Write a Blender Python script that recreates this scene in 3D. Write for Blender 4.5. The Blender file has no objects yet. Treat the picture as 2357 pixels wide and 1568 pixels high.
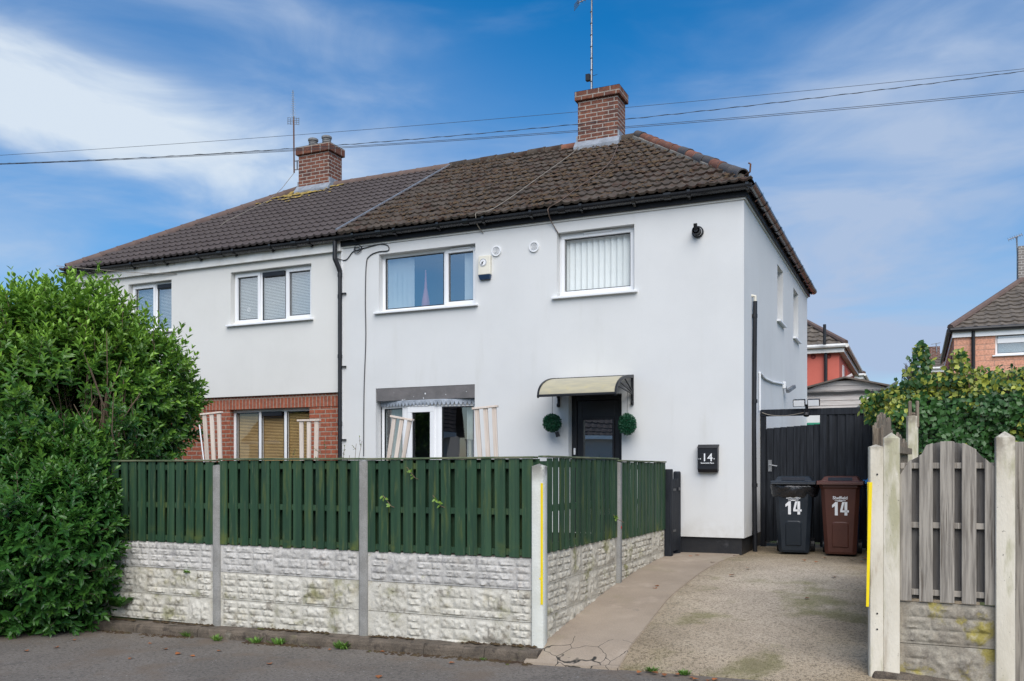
import bpy, bmesh, math, random
import numpy as np
from math import radians as R, sin, cos, tan, atan, pi
from mathutils import Vector, noise as mnoise
random.seed(7); np.random.seed(7)
SC = bpy.context.scene
COL = SC.collection

# ------------------------------------------------------------------ camera
TH, FO, CX, YH, H = R(24.4), 2052.0, 1178.5, 1080.0, 1.62     # heading, focal length and horizon measured on the photo (2357 px wide)
cam_d = bpy.data.cameras.new('camera'); cam = bpy.data.objects.new('camera', cam_d); COL.objects.link(cam)
cam_d.sensor_width = 36; cam_d.lens = 36*FO/2357; cam_d.shift_y = (YH-784)/2357
cam_d.clip_end = 3000; cam.location = (0, 0, H); cam.rotation_euler = (R(90), 0, TH)
SC.camera = cam

# ------------------------------------------------------------------ world
SUN_EL, SUN_AZ = 46, 150          # azimuth clockwise from +Y: the sun stands behind the camera to the right, veiled by cloud
w = bpy.data.worlds.new('World'); SC.world = w; w.use_nodes = True
def build_world():
    nt = w.node_tree; N = nt.nodes; L = nt.links; N.clear()
    out = N.new('ShaderNodeOutputWorld'); bg = N.new('ShaderNodeBackground'); L.new(bg.outputs[0], out.inputs[0])
    sky = N.new('ShaderNodeTexSky'); sky.sky_type = 'NISHITA'; sky.sun_disc = False
    sky.sun_elevation = R(SUN_EL); sky.sun_rotation = R(SUN_AZ); sky.dust_density = 0.6; sky.ozone_density = 2.5; sky.air_density = 1.0
    bg.inputs[1].default_value = 0.1
    tc = N.new('ShaderNodeTexCoord'); d = tc.outputs['Generated']
    sep = N.new('ShaderNodeSeparateXYZ'); L.new(d, sep.inputs[0])
    def m(op, a, b=None, c=None, clamp=False):
        n = N.new('ShaderNodeMath'); n.operation = op; n.use_clamp = clamp
        for i, q in enumerate((a, b, c)):
            if q is None: continue
            if isinstance(q, (int, float)): n.inputs[i].default_value = q
            else: L.new(q, n.inputs[i])
        return n.outputs[0]
    az = m('ARCTAN2', sep.outputs[0], sep.outputs[1]); el = m('ARCSINE', sep.outputs[2])
    def noise(vec, scale, detail=6, rough=.55, dist=0):
        n = N.new('ShaderNodeTexNoise'); n.inputs['Scale'].default_value = scale; n.inputs['Detail'].default_value = detail
        n.inputs['Roughness'].default_value = rough; n.inputs['Distortion'].default_value = dist; L.new(vec, n.inputs['Vector']); return n.outputs[0]
    def ramp(x, a, b):
        n = N.new('ShaderNodeMapRange'); n.interpolation_type = 'SMOOTHSTEP'; n.inputs[1].default_value = a; n.inputs[2].default_value = b
        L.new(x, n.inputs[0]); return n.outputs[0]
    # cirrus: stretched, tilted noise on the dome
    mp = N.new('ShaderNodeMapping'); mp.inputs['Scale'].default_value = (1.0, 1.0, 3.2); mp.inputs['Rotation'].default_value = (R(6), R(-9), R(20)); L.new(d, mp.inputs[0])
    n1 = noise(mp.outputs[0], 1.7, 6, .5, .4); n2 = noise(mp.outputs[0], 5.0, 7, .55, .6); n3 = noise(d, 3.0, 8, .6, .3)
    streak = m('ADD', m('MULTIPLY', n1, .66), m('MULTIPLY', n2, .34))
    def patch(a0, e0, sa, se, rot, amt):
        # a soft cloud bank at a compass bearing a0 and elevation e0 (degrees)
        da = m('SUBTRACT', az, R(a0)); de = m('SUBTRACT', el, R(e0)); c, s = cos(R(rot)), sin(R(rot))
        p = m('ADD', m('MULTIPLY', da, c), m('MULTIPLY', de, s)); q = m('SUBTRACT', m('MULTIPLY', de, c), m('MULTIPLY', da, s))
        p = m('POWER', m('ABSOLUTE', m('MULTIPLY', p, 1/R(sa))), 2.0); q = m('POWER', m('ABSOLUTE', m('MULTIPLY', q, 1/R(se))), 2.0)
        return m('MULTIPLY', m('EXPONENT', m('MULTIPLY', m('ADD', p, q), -1.0)), amt)
    banks = [(-52, 20.3, 13, 3.0, -7, .72), (-42, 18.6, 11, 3.0, -9, .42), (-45, 20, 22, 8, -6, .30), (-56, 12, 9, 4.5, 0, .8), (-31, 15, 11, 4.0, 8, .34),
             (-3, 15, 13, 8, 14, .85), (1, 8, 16, 3.6, 4, .7), (4, 24, 9, 4.5, 25, .55), (-40, 27, 10, 2.4, -16, .34), (-27, 20, 13, 5, -8, .22), (-10, 19, 12, 4, 20, .2), (-18, 30, 10, 1.6, -12, .2), (-62, 25, 14, 5, -10, .3), (-161, 14, 9, 8, 0, 2.0), (-139, 12, 6, 7, 0, 2.2)]
    white = m('ADD', patch(-52, 20.3, 15, 3.6, -7, 1.0), m('ADD', patch(-42, 18.6, 12, 3.4, -9, .7), m('ADD', patch(-161, 14, 14, 10, 0, 1.0), m('ADD', patch(-139, 12, 8, 8, 0, 1.0), patch(-58, 11, 7, 4, 0, .5)))))
    acc = None
    for b in banks:
        v = patch(*b); acc = v if acc is None else m('ADD', acc, v)
    front = m('MULTIPLY', acc, m('ADD', .52, m('MULTIPLY', ramp(streak, .36, .66), .52)))
    thin = m('MULTIPLY', ramp(streak, .42, .70), .48)
    # behind the viewer (the southern sky) the broken cloud is made thicker to raise the ambient light
    south = m('MULTIPLY', ramp(m('MULTIPLY', sep.outputs[1], -1.0), -.25, .45), ramp(n3, .46, .66))
    cov = m('MAXIMUM', m('MAXIMUM', m('ADD', front, thin), m('MULTIPLY', south, .95)), m('MULTIPLY', ramp(el, .30, -.02), .45))
    cov = m('MINIMUM', cov, 1.0)
    hs = N.new('ShaderNodeHueSaturation'); hs.inputs['Saturation'].default_value = 1.6; hs.inputs['Value'].default_value = 0.9; L.new(sky.outputs[0], hs.inputs['Color'])
    ccol = N.new('ShaderNodeMix'); ccol.data_type = 'RGBA'; ccol.inputs[6].default_value = (2.5, 3.25, 4.6, 1); ccol.inputs[7].default_value = (4.3, 4.9, 5.6, 1)
    L.new(m('MULTIPLY', m('MINIMUM', m('ADD', white, m('ADD', south, .06)), 1.0), ramp(cov, .2, .9)), ccol.inputs[0])
    mix = N.new('ShaderNodeMix'); mix.data_type = 'RGBA'; L.new(cov, mix.inputs[0]); L.new(hs.outputs[0], mix.inputs[6]); L.new(ccol.outputs[2], mix.inputs[7])
    L.new(mix.outputs[2], bg.inputs[0])
build_world()
sun_d = bpy.data.lights.new('sun', 'SUN'); sun_d.energy = 2.7; sun_d.angle = R(60); sun_d.color = (1.0, .95, .88)
sun = bpy.data.objects.new('sun', sun_d); COL.objects.link(sun)
_sd = Vector((sin(R(SUN_AZ))*cos(R(SUN_EL)), cos(R(SUN_AZ))*cos(R(SUN_EL)), sin(R(SUN_EL))))
sun.rotation_euler = _sd.to_track_quat('Z', 'Y').to_euler()
VS = SC.view_settings; VS.view_transform = 'Standard'; VS.look = 'None'; VS.exposure = 0.67; VS.gamma = 1

# ------------------------------------------------------------------ measuring helpers: a ray through a photo point meets a real plane
CS, SN = cos(TH), sin(TH)
def _ray(x): t = (x-CX)/FO; return t*CS-SN, t*SN+CS
def PV(x, y, v): du, dv = _ray(x); Z = v/dv; return Vector((Z*du, v, H+(YH-y)*Z/FO))
def PU(x, y, u): du, dv = _ray(x); Z = u/du; return Vector((u, Z*dv, H+(YH-y)*Z/FO))
def PZ(x, y, Z): du, dv = _ray(x); return Vector((Z*du, Z*dv, H+(YH-y)*Z/FO))

# ------------------------------------------------------------------ mesh helpers
ORG = {}
class MB:
    def __init__(s): s.v = []; s.f = []
    def quad(s, a, b, c, d): n = len(s.v); s.v += [tuple(a), tuple(b), tuple(c), tuple(d)]; s.f.append((n, n+1, n+2, n+3))
    def poly(s, pts): n = len(s.v); s.v += [tuple(p) for p in pts]; s.f.append(tuple(range(n, n+len(pts))))
    def box(s, x0, x1, y0, y1, z0, z1):
        n = len(s.v); s.v += [(x, y, z) for z in (z0, z1) for y in (y0, y1) for x in (x0, x1)]
        s.f += [tuple(n+i for i in q) for q in ((0,2,3,1),(4,5,7,6),(0,1,5,4),(2,6,7,3),(0,4,6,2),(1,3,7,5))]
    def hexa(s, p8):      # bottom 4 ccw, top 4 ccw
        n = len(s.v); s.v += [tuple(p) for p in p8]
        s.f += [tuple(n+i for i in q) for q in ((0,3,2,1),(4,5,6,7),(0,1,5,4),(1,2,6,5),(2,3,7,6),(3,0,4,7))]
    def prism(s, poly, dvec):
        d = Vector(dvec); n = len(s.v); k = len(poly)
        s.v += [tuple(p) for p in poly] + [tuple(Vector(p)+d) for p in poly]
        s.f.append(tuple(range(n+k-1, n-1, -1))); s.f.append(tuple(range(n+k, n+2*k)))
        for i in range(k): j = (i+1) % k; s.f.append((n+i, n+j, n+k+j, n+k+i))
    def beam(s, p0, p1, wd, ht, up=(0,0,1)):
        p0, p1 = Vector(p0), Vector(p1); d = (p1-p0).normalized(); up = Vector(up)
        if abs(d.dot(up)) > .98: up = Vector((0, 1, 0))
        r = d.cross(up).normalized()*wd/2; q = r.cross(d).normalized()*ht/2
        s.hexa([p0-r-q, p0+r-q, p1+r-q, p1-r-q, p0-r+q, p0+r+q, p1+r+q, p1-r+q])
    def tube(s, pts, r, n=6, cap=True):
        pts = [Vector(p) for p in pts]; rs = r if isinstance(r, (list, tuple)) else [r]*len(pts); base = len(s.v); ref = None
        for i, p in enumerate(pts):
            d = (pts[min(i+1, len(pts)-1)]-pts[max(i-1, 0)]).normalized()
            if ref is None: ref = d.orthogonal().normalized()
            a = (ref-d*ref.dot(d)); a = a.normalized() if a.length > 1e-6 else d.orthogonal().normalized(); ref = a; b = d.cross(a)
            for k in range(n): an = 2*pi*k/n; s.v.append(tuple(p+(a*cos(an)+b*sin(an))*rs[i]))
        for i in range(len(pts)-1):
            for k in range(n): q = (k+1) % n; s.f.append((base+i*n+k, base+i*n+q, base+(i+1)*n+q, base+(i+1)*n+k))
        if cap: s.f.append(tuple(base+k for k in range(n-1, -1, -1))); m = base+(len(pts)-1)*n; s.f.append(tuple(m+k for k in range(n)))
    def grid(s, rows):    # rows of points -> quads
        n = len(s.v); k = len(rows[0])
        for r in rows: s.v += [tuple(p) for p in r]
        for i in range(len(rows)-1):
            for j in range(k-1): s.f.append((n+i*k+j, n+i*k+j+1, n+(i+1)*k+j+1, n+(i+1)*k+j))
    def disc(s, c, nrm, r, n=24, thick=.0):
        c = Vector(c); nrm = Vector(nrm).normalized(); a = nrm.orthogonal().normalized(); b = nrm.cross(a)
        ring = [c+(a*cos(2*pi*k/n)+b*sin(2*pi*k/n))*r for k in range(n)]
        if thick: s.prism(ring, nrm*thick)
        else: s.poly(ring)
    def ring(s, c, nrm, r0, r1, thick, n=28):
        c = Vector(c); nrm = Vector(nrm).normalized(); a = nrm.orthogonal().normalized(); b = nrm.cross(a); rows = []
        for (r, h) in ((r0, 0), (r0, thick), (r1, thick), (r1, 0), (r0, 0)):
            rows.append([c+(a*cos(2*pi*k/n)+b*sin(2*pi*k/n))*r+nrm*h for k in range(n+1)])
        s.grid(rows)
def place(o, parent): 
    COL.objects.link(o)
    if parent is not None: o.parent = parent
def obj(name, mb, mat, parent=None, bev=0, smooth=False, org=None):
    o3 = Vector(org) if org is not None else Vector(ORG.get(parent.name, (0, 0, 0))) if parent else Vector((0, 0, 0))
    me = bpy.data.meshes.new(name)
    vs = np.array(mb.v, dtype=float).reshape(-1, 3)-np.array(o3)
    me.from_pydata(vs.tolist(), [], mb.f); me.update()
    if smooth: me.polygons.foreach_set('use_smooth', [True]*len(me.polygons))
    bm = bmesh.new(); bm.from_mesh(me); bmesh.ops.recalc_face_normals(bm, faces=bm.faces); bm.to_mesh(me); bm.free()
    if mat: me.materials.append(mat)
    o = bpy.data.objects.new(name, me); place(o, parent)
    if parent is None and org is not None: o.location = o3
    ORG[o.name] = tuple(o3)
    if bev:
        b = o.modifiers.new('bevel', 'BEVEL'); b.width = bev; b.segments = 2; b.limit_method = 'ANGLE'; b.angle_limit = R(40)
    return o
def tag(o, label=None, cat=None, group=None, kind=None):
    if label: o['label'] = label
    if cat: o['category'] = cat
    if group: o['group'] = group
    if kind: o['kind'] = kind
    return o
def thing(name, label, cat, loc=(0,0,0), group=None, local=False, rot=0):
    o = bpy.data.objects.new(name, None); COL.objects.link(o); o.location = loc; o.rotation_euler = (0, 0, rot); o.empty_display_size = .1
    ORG[o.name] = (0, 0, 0) if local else tuple(loc)
    return tag(o, label, cat, group)
def copy_tree(o, parent=None):
    c = o.copy(); COL.objects.link(c)
    if parent: c.parent = parent
    for ch in list(o.children): copy_tree(ch, c)
    return c
def struct(o): o['kind'] = 'structure'; return o
def text(name, body, size, mat, parent, loc, rot=(R(90), 0, 0), ext=.001, off=0.0, sx=1.0):
    cu = bpy.data.curves.new(name, 'FONT'); cu.body = body; cu.size = size; cu.extrude = ext; cu.offset = off; cu.align_x = 'CENTER'; cu.align_y = 'CENTER'; cu.resolution_u = 3
    t = bpy.data.objects.new(name, cu); COL.objects.link(t); bpy.context.view_layer.update()
    me = bpy.data.meshes.new_from_object(t.evaluated_get(bpy.context.evaluated_depsgraph_get())); COL.objects.unlink(t); bpy.data.objects.remove(t)
    me.materials.clear(); me.materials.append(mat); o = bpy.data.objects.new(name, me); place(o, parent)
    o.location = Vector(loc)-Vector(ORG.get(parent.name, (0,0,0))); o.rotation_euler = rot; o.scale = (sx, 1, 1); ORG[o.name] = (0, 0, 0)
    return o
def fn(p, s=1.0, o=0.0): return mnoise.noise(Vector((p[0]*s+o, p[1]*s+o*.7, p[2]*s-o)))

# ------------------------------------------------------------------ materials
def mk(name, base, var=None, scale=4.0, lo=.35, hi=.68, stretch=(1,1,1), rough=.75, bump=0.0, bscale=80, bdist=.01, spots=(), metal=0.0, spec=.4, rnd=0.0, brick=None, fine=0.0, wave=None, tone=None, sheen=0.0):
    m = bpy.data.materials.new(name); m.use_nodes = True; nt = m.node_tree; N = nt.nodes; L = nt.links; B = N['Principled BSDF']
    B.inputs['Metallic'].default_value = metal; B.inputs['Specular IOR Level'].default_value = spec
    tc = N.new('ShaderNodeTexCoord'); oi = N.new('ShaderNodeObjectInfo')
    off = N.new('ShaderNodeVectorMath'); off.operation = 'MULTIPLY_ADD'; off.inputs[1].default_value = (13, 7, 5); L.new(oi.outputs['Random'], off.inputs[0]); L.new(tc.outputs['Object'], off.inputs[2])
    co = off.outputs[0]
    def nz(sc, st=(1,1,1), det=8, rg=.6):
        mp = N.new('ShaderNodeMapping'); mp.inputs['Scale'].default_value = st; L.new(co, mp.inputs[0])
        n = N.new('ShaderNodeTexNoise'); n.inputs['Scale'].default_value = sc; n.inputs['Detail'].default_value = det; n.inputs['Roughness'].default_value = rg; L.new(mp.outputs[0], n.inputs['Vector']); return n.outputs[0]
    def rp(x, a, b):
        n = N.new('ShaderNodeMapRange'); n.interpolation_type = 'SMOOTHSTEP'; n.inputs[1].default_value = a; n.inputs[2].default_value = b; L.new(x, n.inputs[0]); return n.outputs[0]
    def mix(f, a, b, mode='MIX'):
        n = N.new('ShaderNodeMix'); n.data_type = 'RGBA'; n.blend_type = mode
        for i, q in ((0, f), (6, a), (7, b)):
            if isinstance(q, (int, float)): n.inputs[i].default_value = q
            elif isinstance(q, (tuple, list)): n.inputs[i].default_value = (*q[:3], 1)
            else: L.new(q, n.inputs[i])
        return n.outputs[2]
    col = base; hgt = None
    if var is not None: col = mix(rp(nz(scale, stretch), lo, hi), base, var)
    if brick:    # (mortar colour, brick width, row height, mortar, second brick colour)
        s3 = N.new('ShaderNodeSeparateXYZ'); L.new(tc.outputs['Object'], s3.inputs[0])
        ad = N.new('ShaderNodeMath'); ad.operation = 'ADD'; L.new(s3.outputs[0], ad.inputs[0]); L.new(s3.outputs[1], ad.inputs[1])
        cb = N.new('ShaderNodeCombineXYZ'); L.new(ad.outputs[0], cb.inputs[0]); L.new(s3.outputs[2], cb.inputs[1])
        wob = N.new('ShaderNodeVectorMath'); wob.operation = 'MULTIPLY_ADD'; wob.inputs[1].default_value = (.008, .008, 0); L.new(nz(3.0), wob.inputs[0]); L.new(cb.outputs[0], wob.inputs[2])
        bt = N.new('ShaderNodeTexBrick'); bt.inputs['Scale'].default_value = 1; bt.inputs['Brick Width'].default_value = brick[1]; bt.inputs['Row Height'].default_value = brick[2]
        bt.inputs['Mortar Size'].default_value = brick[3]; bt.inputs['Mortar Smooth'].default_value = .25; bt.inputs['Bias'].default_value = -.1
        L.new(wob.outputs[0], bt.inputs['Vector'])
        bt.inputs['Mortar'].default_value = (*brick[0], 1); bt.inputs['Color2'].default_value = (*brick[4], 1)
        if isinstance(col, tuple): bt.inputs['Color1'].default_value = (*col, 1)
        else: L.new(col, bt.inputs['Color1'])
        col = mix(rp(nz(22, det=5), .3, .75), bt.outputs['Color'], mix(1.0, bt.outputs['Color'], (.62, .6, .6), 'MULTIPLY')); hgt = bt.outputs['Fac']
    for sp in spots:   # (colour, scale, lo, hi, amount, stretch, z-bias (z0, z1))
        f = rp(nz(sp[1], sp[5] if len(sp) > 5 and sp[5] else (1,1,1)), sp[2], sp[3])
        if len(sp) > 6 and sp[6]:
            s4 = N.new('ShaderNodeSeparateXYZ'); L.new(tc.outputs['Object'], s4.inputs[0]); zz = rp(s4.outputs[2], sp[6][0], sp[6][1])
            mm = N.new('ShaderNodeMath'); mm.operation = 'MULTIPLY'; L.new(f, mm.inputs[0]); L.new(zz, mm.inputs[1]); f = mm.outputs[0]
        mm = N.new('ShaderNodeMath'); mm.operation = 'MULTIPLY'; mm.inputs[1].default_value = sp[4]; L.new(f, mm.inputs[0])
        col = mix(mm.outputs[0], col, sp[0])
    if fine:   # fine grain
        col = mix(rp(nz(bscale*1.7, det=3), .35, .65), mix(1.0, col, (1-fine,)*3, 'MULTIPLY'), col)
    if rnd:
        col = mix(oi.outputs['Random'], col, mix(1.0, col, (1-rnd,)*3, 'MULTIPLY'))
    if tone:   # per-leaf tone attribute picks a second leaf colour
        at = N.new('ShaderNodeAttribute'); at.attribute_name = 'tone'; col = mix(at.outputs['Fac'], col, tone)
    if isinstance(col, tuple): B.inputs['Base Color'].default_value = (*col, 1)
    else: L.new(col, B.inputs['Base Color'])
    if var is not None:
        rr = N.new('ShaderNodeMapRange'); rr.inputs[3].default_value = max(0, rough-.07); rr.inputs[4].default_value = min(1, rough+.07); L.new(nz(scale*2.3, stretch), rr.inputs[0]); L.new(rr.outputs[0], B.inputs['Roughness'])
    else: B.inputs['Roughness'].default_value = rough
    if bump or hgt:
        bp = N.new('ShaderNodeBump'); bp.inputs['Strength'].default_value = max(bump, .01); bp.inputs['Distance'].default_value = bdist
        L.new(nz(bscale, stretch, 4), bp.inputs['Height']); last = bp
        if hgt:
            b2 = N.new('ShaderNodeBump'); b2.inputs['Strength'].default_value = .6; b2.inputs['Distance'].default_value = .012; b2.invert = True
            L.new(hgt, b2.inputs['Height']); L.new(bp.outputs[0], b2.inputs['Normal']); last = b2
        L.new(last.outputs[0], B.inputs['Normal'])
    return m
def leafmat(name, c1, c2, tone, rough=.42, trans=.25):
    m = mk(name, c1, c2, 2.2, tone=tone, rough=rough, spec=.45); nt = m.node_tree; N = nt.nodes; L = nt.links; B = N['Principled BSDF']; O = N['Material Output']
    tr = N.new('ShaderNodeBsdfTranslucent'); mx = N.new('ShaderNodeMixShader'); mx.inputs[0].default_value = trans
    src = B.inputs['Base Color'].links[0].from_socket; L.new(src, tr.inputs[0]); L.new(B.outputs[0], mx.inputs[1]); L.new(tr.outputs[0], mx.inputs[2]); L.new(mx.outputs[0], O.inputs[0]); return m
def glassmat(name, refl=.35, tint=(.9,.95,.95)):
    m = bpy.data.materials.new(name); m.use_nodes = True; nt = m.node_tree; N = nt.nodes; L = nt.links; N.remove(N['Principled BSDF']); O = N['Material Output']
    t = N.new('ShaderNodeBsdfTransparent'); t.inputs[0].default_value = (*tint, 1); g = N.new('ShaderNodeBsdfGlossy'); g.inputs['Roughness'].default_value = .012
    lw = N.new('ShaderNodeLayerWeight'); lw.inputs[0].default_value = .5; pw = N.new('ShaderNodeMath'); pw.operation = 'POWER'; pw.inputs[1].default_value = 4.0; L.new(lw.outputs['Facing'], pw.inputs[0]); mr = N.new('ShaderNodeMapRange'); mr.inputs[3].default_value = refl; mr.inputs[4].default_value = 1; L.new(pw.outputs[0], mr.inputs[0])
    tc = N.new('ShaderNodeTexCoord'); nz = N.new('ShaderNodeTexNoise'); nz.inputs['Scale'].default_value = 1.3; nz.inputs['Detail'].default_value = 1; L.new(tc.outputs['Object'], nz.inputs['Vector'])
    bp = N.new('ShaderNodeBump'); bp.inputs['Strength'].default_value = .05; bp.inputs['Distance'].default_value = .05; L.new(nz.outputs[0], bp.inputs['Height']); L.new(bp.outputs[0], g.inputs['Normal'])
    mx = N.new('ShaderNodeMixShader'); L.new(mr.outputs[0], mx.inputs[0]); L.new(t.outputs[0], mx.inputs[1]); L.new(g.outputs[0], mx.inputs[2]); L.new(mx.outputs[0], O.inputs[0]); return m

GREENALG = (.17, .19, .05)
M = {}
M['render'] = mk('white_render', (.662, .670, .665), (.628, .636, .632), .9, rough=.9, bump=.35, bscale=140, bdist=.004, spots=[((.57,.57,.545), 1.1, .54, .76, .5, (3,3,.5)), ((.60,.595,.57), 1, .58, .75, .2, (7,7,.22)), ((.45,.43,.38), 3, .4, .65, .5, None, (.62, .2))], fine=.05)
M['render2'] = mk('cream_render', (.675, .67, .64), (.64, .635, .605), .9, rough=.9, bump=.35, bscale=140, bdist=.004, fine=.04, spots=[((.60,.595,.57), 1, .58, .75, .2, (7,7,.22))])
M['plinth'] = mk('black_plinth', (.012, .013, .016), (.02, .02, .022), 5, rough=.55, bump=.3, bscale=30, spots=[((.16,.16,.17), 2.6, .60, .78, .55)])
M['redbrick'] = mk('red_brick', (.40, .105, .05), (.31, .085, .045), 6, rough=.85, bump=.3, bscale=90, brick=((.36,.27,.21), .225, .075, .011, (.33,.10,.055)))
M['soldier'] = mk('soldier_brick', (.40, .11, .055), (.32, .095, .05), 6, rough=.85, bump=.3, bscale=90, brick=((.36,.28,.22), .075, .30, .010, (.30,.10,.06)))
M['chimney'] = mk('chimney_brick', (.235, .088, .052), (.105, .046, .036), 5, lo=.4, hi=.6, rough=.9, bump=.4, bscale=70, brick=((.38,.34,.30), .225, .076, .010, (.20,.075,.048)), spots=[((.27,.14,.06), 4, .62, .75, .6)])
M['upvc'] = mk('white_plastic', (.80, .81, .82), (.76, .77, .78), 2, rough=.35, spec=.5)
M['blackplastic'] = mk('black_plastic', (.012, .013, .016), (.02, .021, .024), 3, rough=.4, spec=.35)
M['blackpaint'] = mk('black_paint', (.010, .011, .015), (.016, .017, .021), 3, rough=.4, bump=.1, bscale=40)
M['fascia'] = mk('black_fascia', (.010, .011, .014), (.03, .034, .038), 9, lo=.58, hi=.75, rough=.45, spec=.2, bump=.3, bscale=35)
M['whitewood'] = mk('white_fascia', (.74, .74, .72), (.66, .65, .61), 5, rough=.6)
M['tile_old'] = mk('weathered_tile', (.092, .072, .055), (.052, .040, .031), 3.0, rough=.95, bump=.6, bscale=60, bdist=.012, fine=.25,
    spots=[((.06,.030,.018), 4.5, .52, .62, .85), ((.17,.145,.115), 8, .58, .72, .6), ((.045,.04,.03), 14, .58, .7, .7), ((.42,.40,.34), 60, .70, .76, .7)])
M['tile_new'] = mk('brown_tile', (.093, .078, .074), (.074, .061, .059), 4.0, rough=.92, spec=.2, bump=.3, bscale=90, fine=.12,
    spots=[((.16,.125,.115), 3, .58, .75, .4)])
M['lichen'] = mk('lichen', (.36, .25, .05), (.20, .15, .06), 20, rough=.95, bump=.7, bscale=60)
M['moss'] = mk('moss', (.060, .034, .020), (.095, .062, .030), 9, rough=1, bump=.9, bscale=90, spots=[((.085,.085,.03), 5, .6, .72, .6)])
M['hiptile'] = mk('clay_hip_tile', (.30, .125, .075), (.21, .085, .055), 6, rough=.85, bump=.4, bscale=60, rnd=.35, spots=[((.12,.10,.085), 7, .55, .68, .8), ((.42,.27,.12), 10, .63, .72, .75)])
M['hipgrey'] = mk('slate_grey_hip_tile', (.095, .092, .095), (.13, .11, .10), 6, rough=.85, bump=.4, bscale=60, rnd=.3, spots=[((.24,.12,.08), 8, .60, .72, .5)])
M['ridgebrown'] = mk('brown_ridge_tile', (.14, .098, .082), (.11, .075, .065), 5, rough=.85, bump=.3, bscale=70, spots=[((.28,.20,.08), 7, .64, .75, .5)])
M['lead'] = mk('lead', (.27, .30, .34), (.19, .21, .24), 8, rough=.55, bump=.3, bscale=30)
M['mortar'] = mk('cement', (.40, .385, .36), (.29, .275, .25), 10, rough=.95, bump=.6, bscale=50)
M['greypot'] = mk('grey_pot', (.21, .21, .21), (.13, .13, .13), 10, rough=.8, bump=.3)
M['glass'] = glassmat('window_glass', .50)
M['glassclear'] = glassmat('clear_glass', .13, (.96,.98,.98))
M['glassdark'] = glassmat('bay_glass', .22, (.75, .8, .8))
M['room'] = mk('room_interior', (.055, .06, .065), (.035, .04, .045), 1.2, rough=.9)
M['blind'] = mk('white_blind', (.86, .88, .87), (.80, .83, .83), 1.5, rough=.8)
M['woodblind'] = mk('wood_blind', (.55, .37, .16), (.45, .29, .12), 3, rough=.6)
M['curtain'] = mk('net_curtain', (.66, .69, .70), (.5, .54, .56), 3, rough=.9)
M['pink'] = mk('pink_glaze', (.70, .25, .28), rough=.4)
M['lintel'] = mk('grey_lintel_paint', (.16, .15, .15), (.12, .115, .115), 5, rough=.7, bump=.4, bscale=30, spots=[((.7,.72,.74), 9, .66, .70, 1.0)])
M['leadflash'] = mk('painted_lead', (.22, .25, .29), (.36, .40, .45), 7, rough=.6, bump=.5, bscale=24, spots=[((.75,.77,.8), 10, .66, .70, .9)])
M['greenwood'] = mk('green_fence_paint', (.021, .060, .028), (.013, .041, .021), 3.5, stretch=(6,6,.5), rough=.6, bump=.35, bscale=26, bdist=.004,
    spots=[((.040,.088,.044), 1, .46, .60, .6, (7.3,7.3,.04)), ((.010,.030,.018), 1.3, .52, .66, .6, (7.3,7.3,.04)), ((.075,.10,.025), 2.6, .52, .70, .75, (7,7,.7)), ((.16,.18,.09), 7, .60, .70, .5, (9,9,.4)), ((.12,.14,.025), 4, .5, .72, .8, None, (.22,-.02))])
M['greencap'] = mk('green_cap_paint', (.055, .085, .04), (.16, .165, .10), 9, stretch=(.6,4,4), rough=.8, bump=.4, bscale=30)
M['concrete'] = mk('grey_concrete', (.30, .295, .28), (.23, .225, .21), 5, rough=.95, bump=.5, bscale=70, bdist=.006, fine=.2, spots=[((.09,.085,.08), 45, .66, .72, .8), ((.42,.41,.38), 3, .55, .75, .5), ((.20,.20,.10), 3, .5, .72, .5, None, (.35, 0))])
M['whitepost'] = mk('white_painted_concrete', (.62, .63, .58), (.55, .555, .50), 4, rough=.85, bump=.4, bscale=60, spots=[((.05,.05,.045), 38, .69, .72, .9), ((.30,.31,.19), 3, .52, .74, .55, None, (.45, -.05)), ((.11,.10,.085), 7, .42, .60, .8, None, (1.42, 1.66))])
M['agedpost'] = mk('aged_white_post', (.63, .585, .49), (.53, .485, .39), 4, stretch=(1,1,.35), rough=.9, bump=.4, bscale=60, spots=[((.27,.26,.13), 4, .50, .68, .65, (2,2,.4)), ((.30,.22,.14), 5, .56, .7, .5, (2,2,.3)), ((.20,.17,.13), 8, .40, .6, .8, None, (1.52, 1.8)), ((.06,.055,.05), 38, .67, .71, .7)])
M['rockwhite'] = mk('cream_painted_stone', (.60, .575, .505), (.46, .435, .365), 4, rough=.9, bump=.6, bscale=45, bdist=.008, fine=.12, spots=[((.34,.29,.16), 3.2, .54, .70, .55), ((.20,.175,.14), 9, .53, .68, .75), ((.20,.20,.06), 4, .54, .70, .6), ((.16,.13,.09), 16, .62, .70, .7)])
M['rockgrey'] = mk('grey_painted_stone', (.56, .54, .505), (.42, .405, .375), 3, rough=.9, bump=.6, bscale=45, bdist=.008, fine=.15, spots=[((.24,.23,.23), 7, .56, .70, .7), ((.38,.31,.24), 4, .60, .72, .5), ((.25,.26,.04), 5, .64, .74, .7)])
M['rockdirty'] = mk('weathered_stone', (.58, .54, .45), (.44, .405, .33), 4, rough=.95, bump=.6, bscale=45, bdist=.008, fine=.2, spots=[((.19,.17,.14), 7, .52, .68, .8), ((.24,.235,.06), 3.5, .52, .68, .65), ((.60,.57,.52), 6, .62, .74, .5)])
M['rocklichen'] = mk('lichened_stone', (.38, .345, .28), (.27, .235, .185), 4, rough=.95, bump=.6, bscale=45, bdist=.008, fine=.2, spots=[((.15,.13,.11), 7, .5, .66, .8), ((.36,.30,.06), 3.5, .56, .66, .8), ((.50,.46,.38), 6, .60, .72, .6)])
M['yellow'] = mk('yellow_strip', (.85, .66, .005), (.80, .60, .005), 6, rough=.4)
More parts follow.
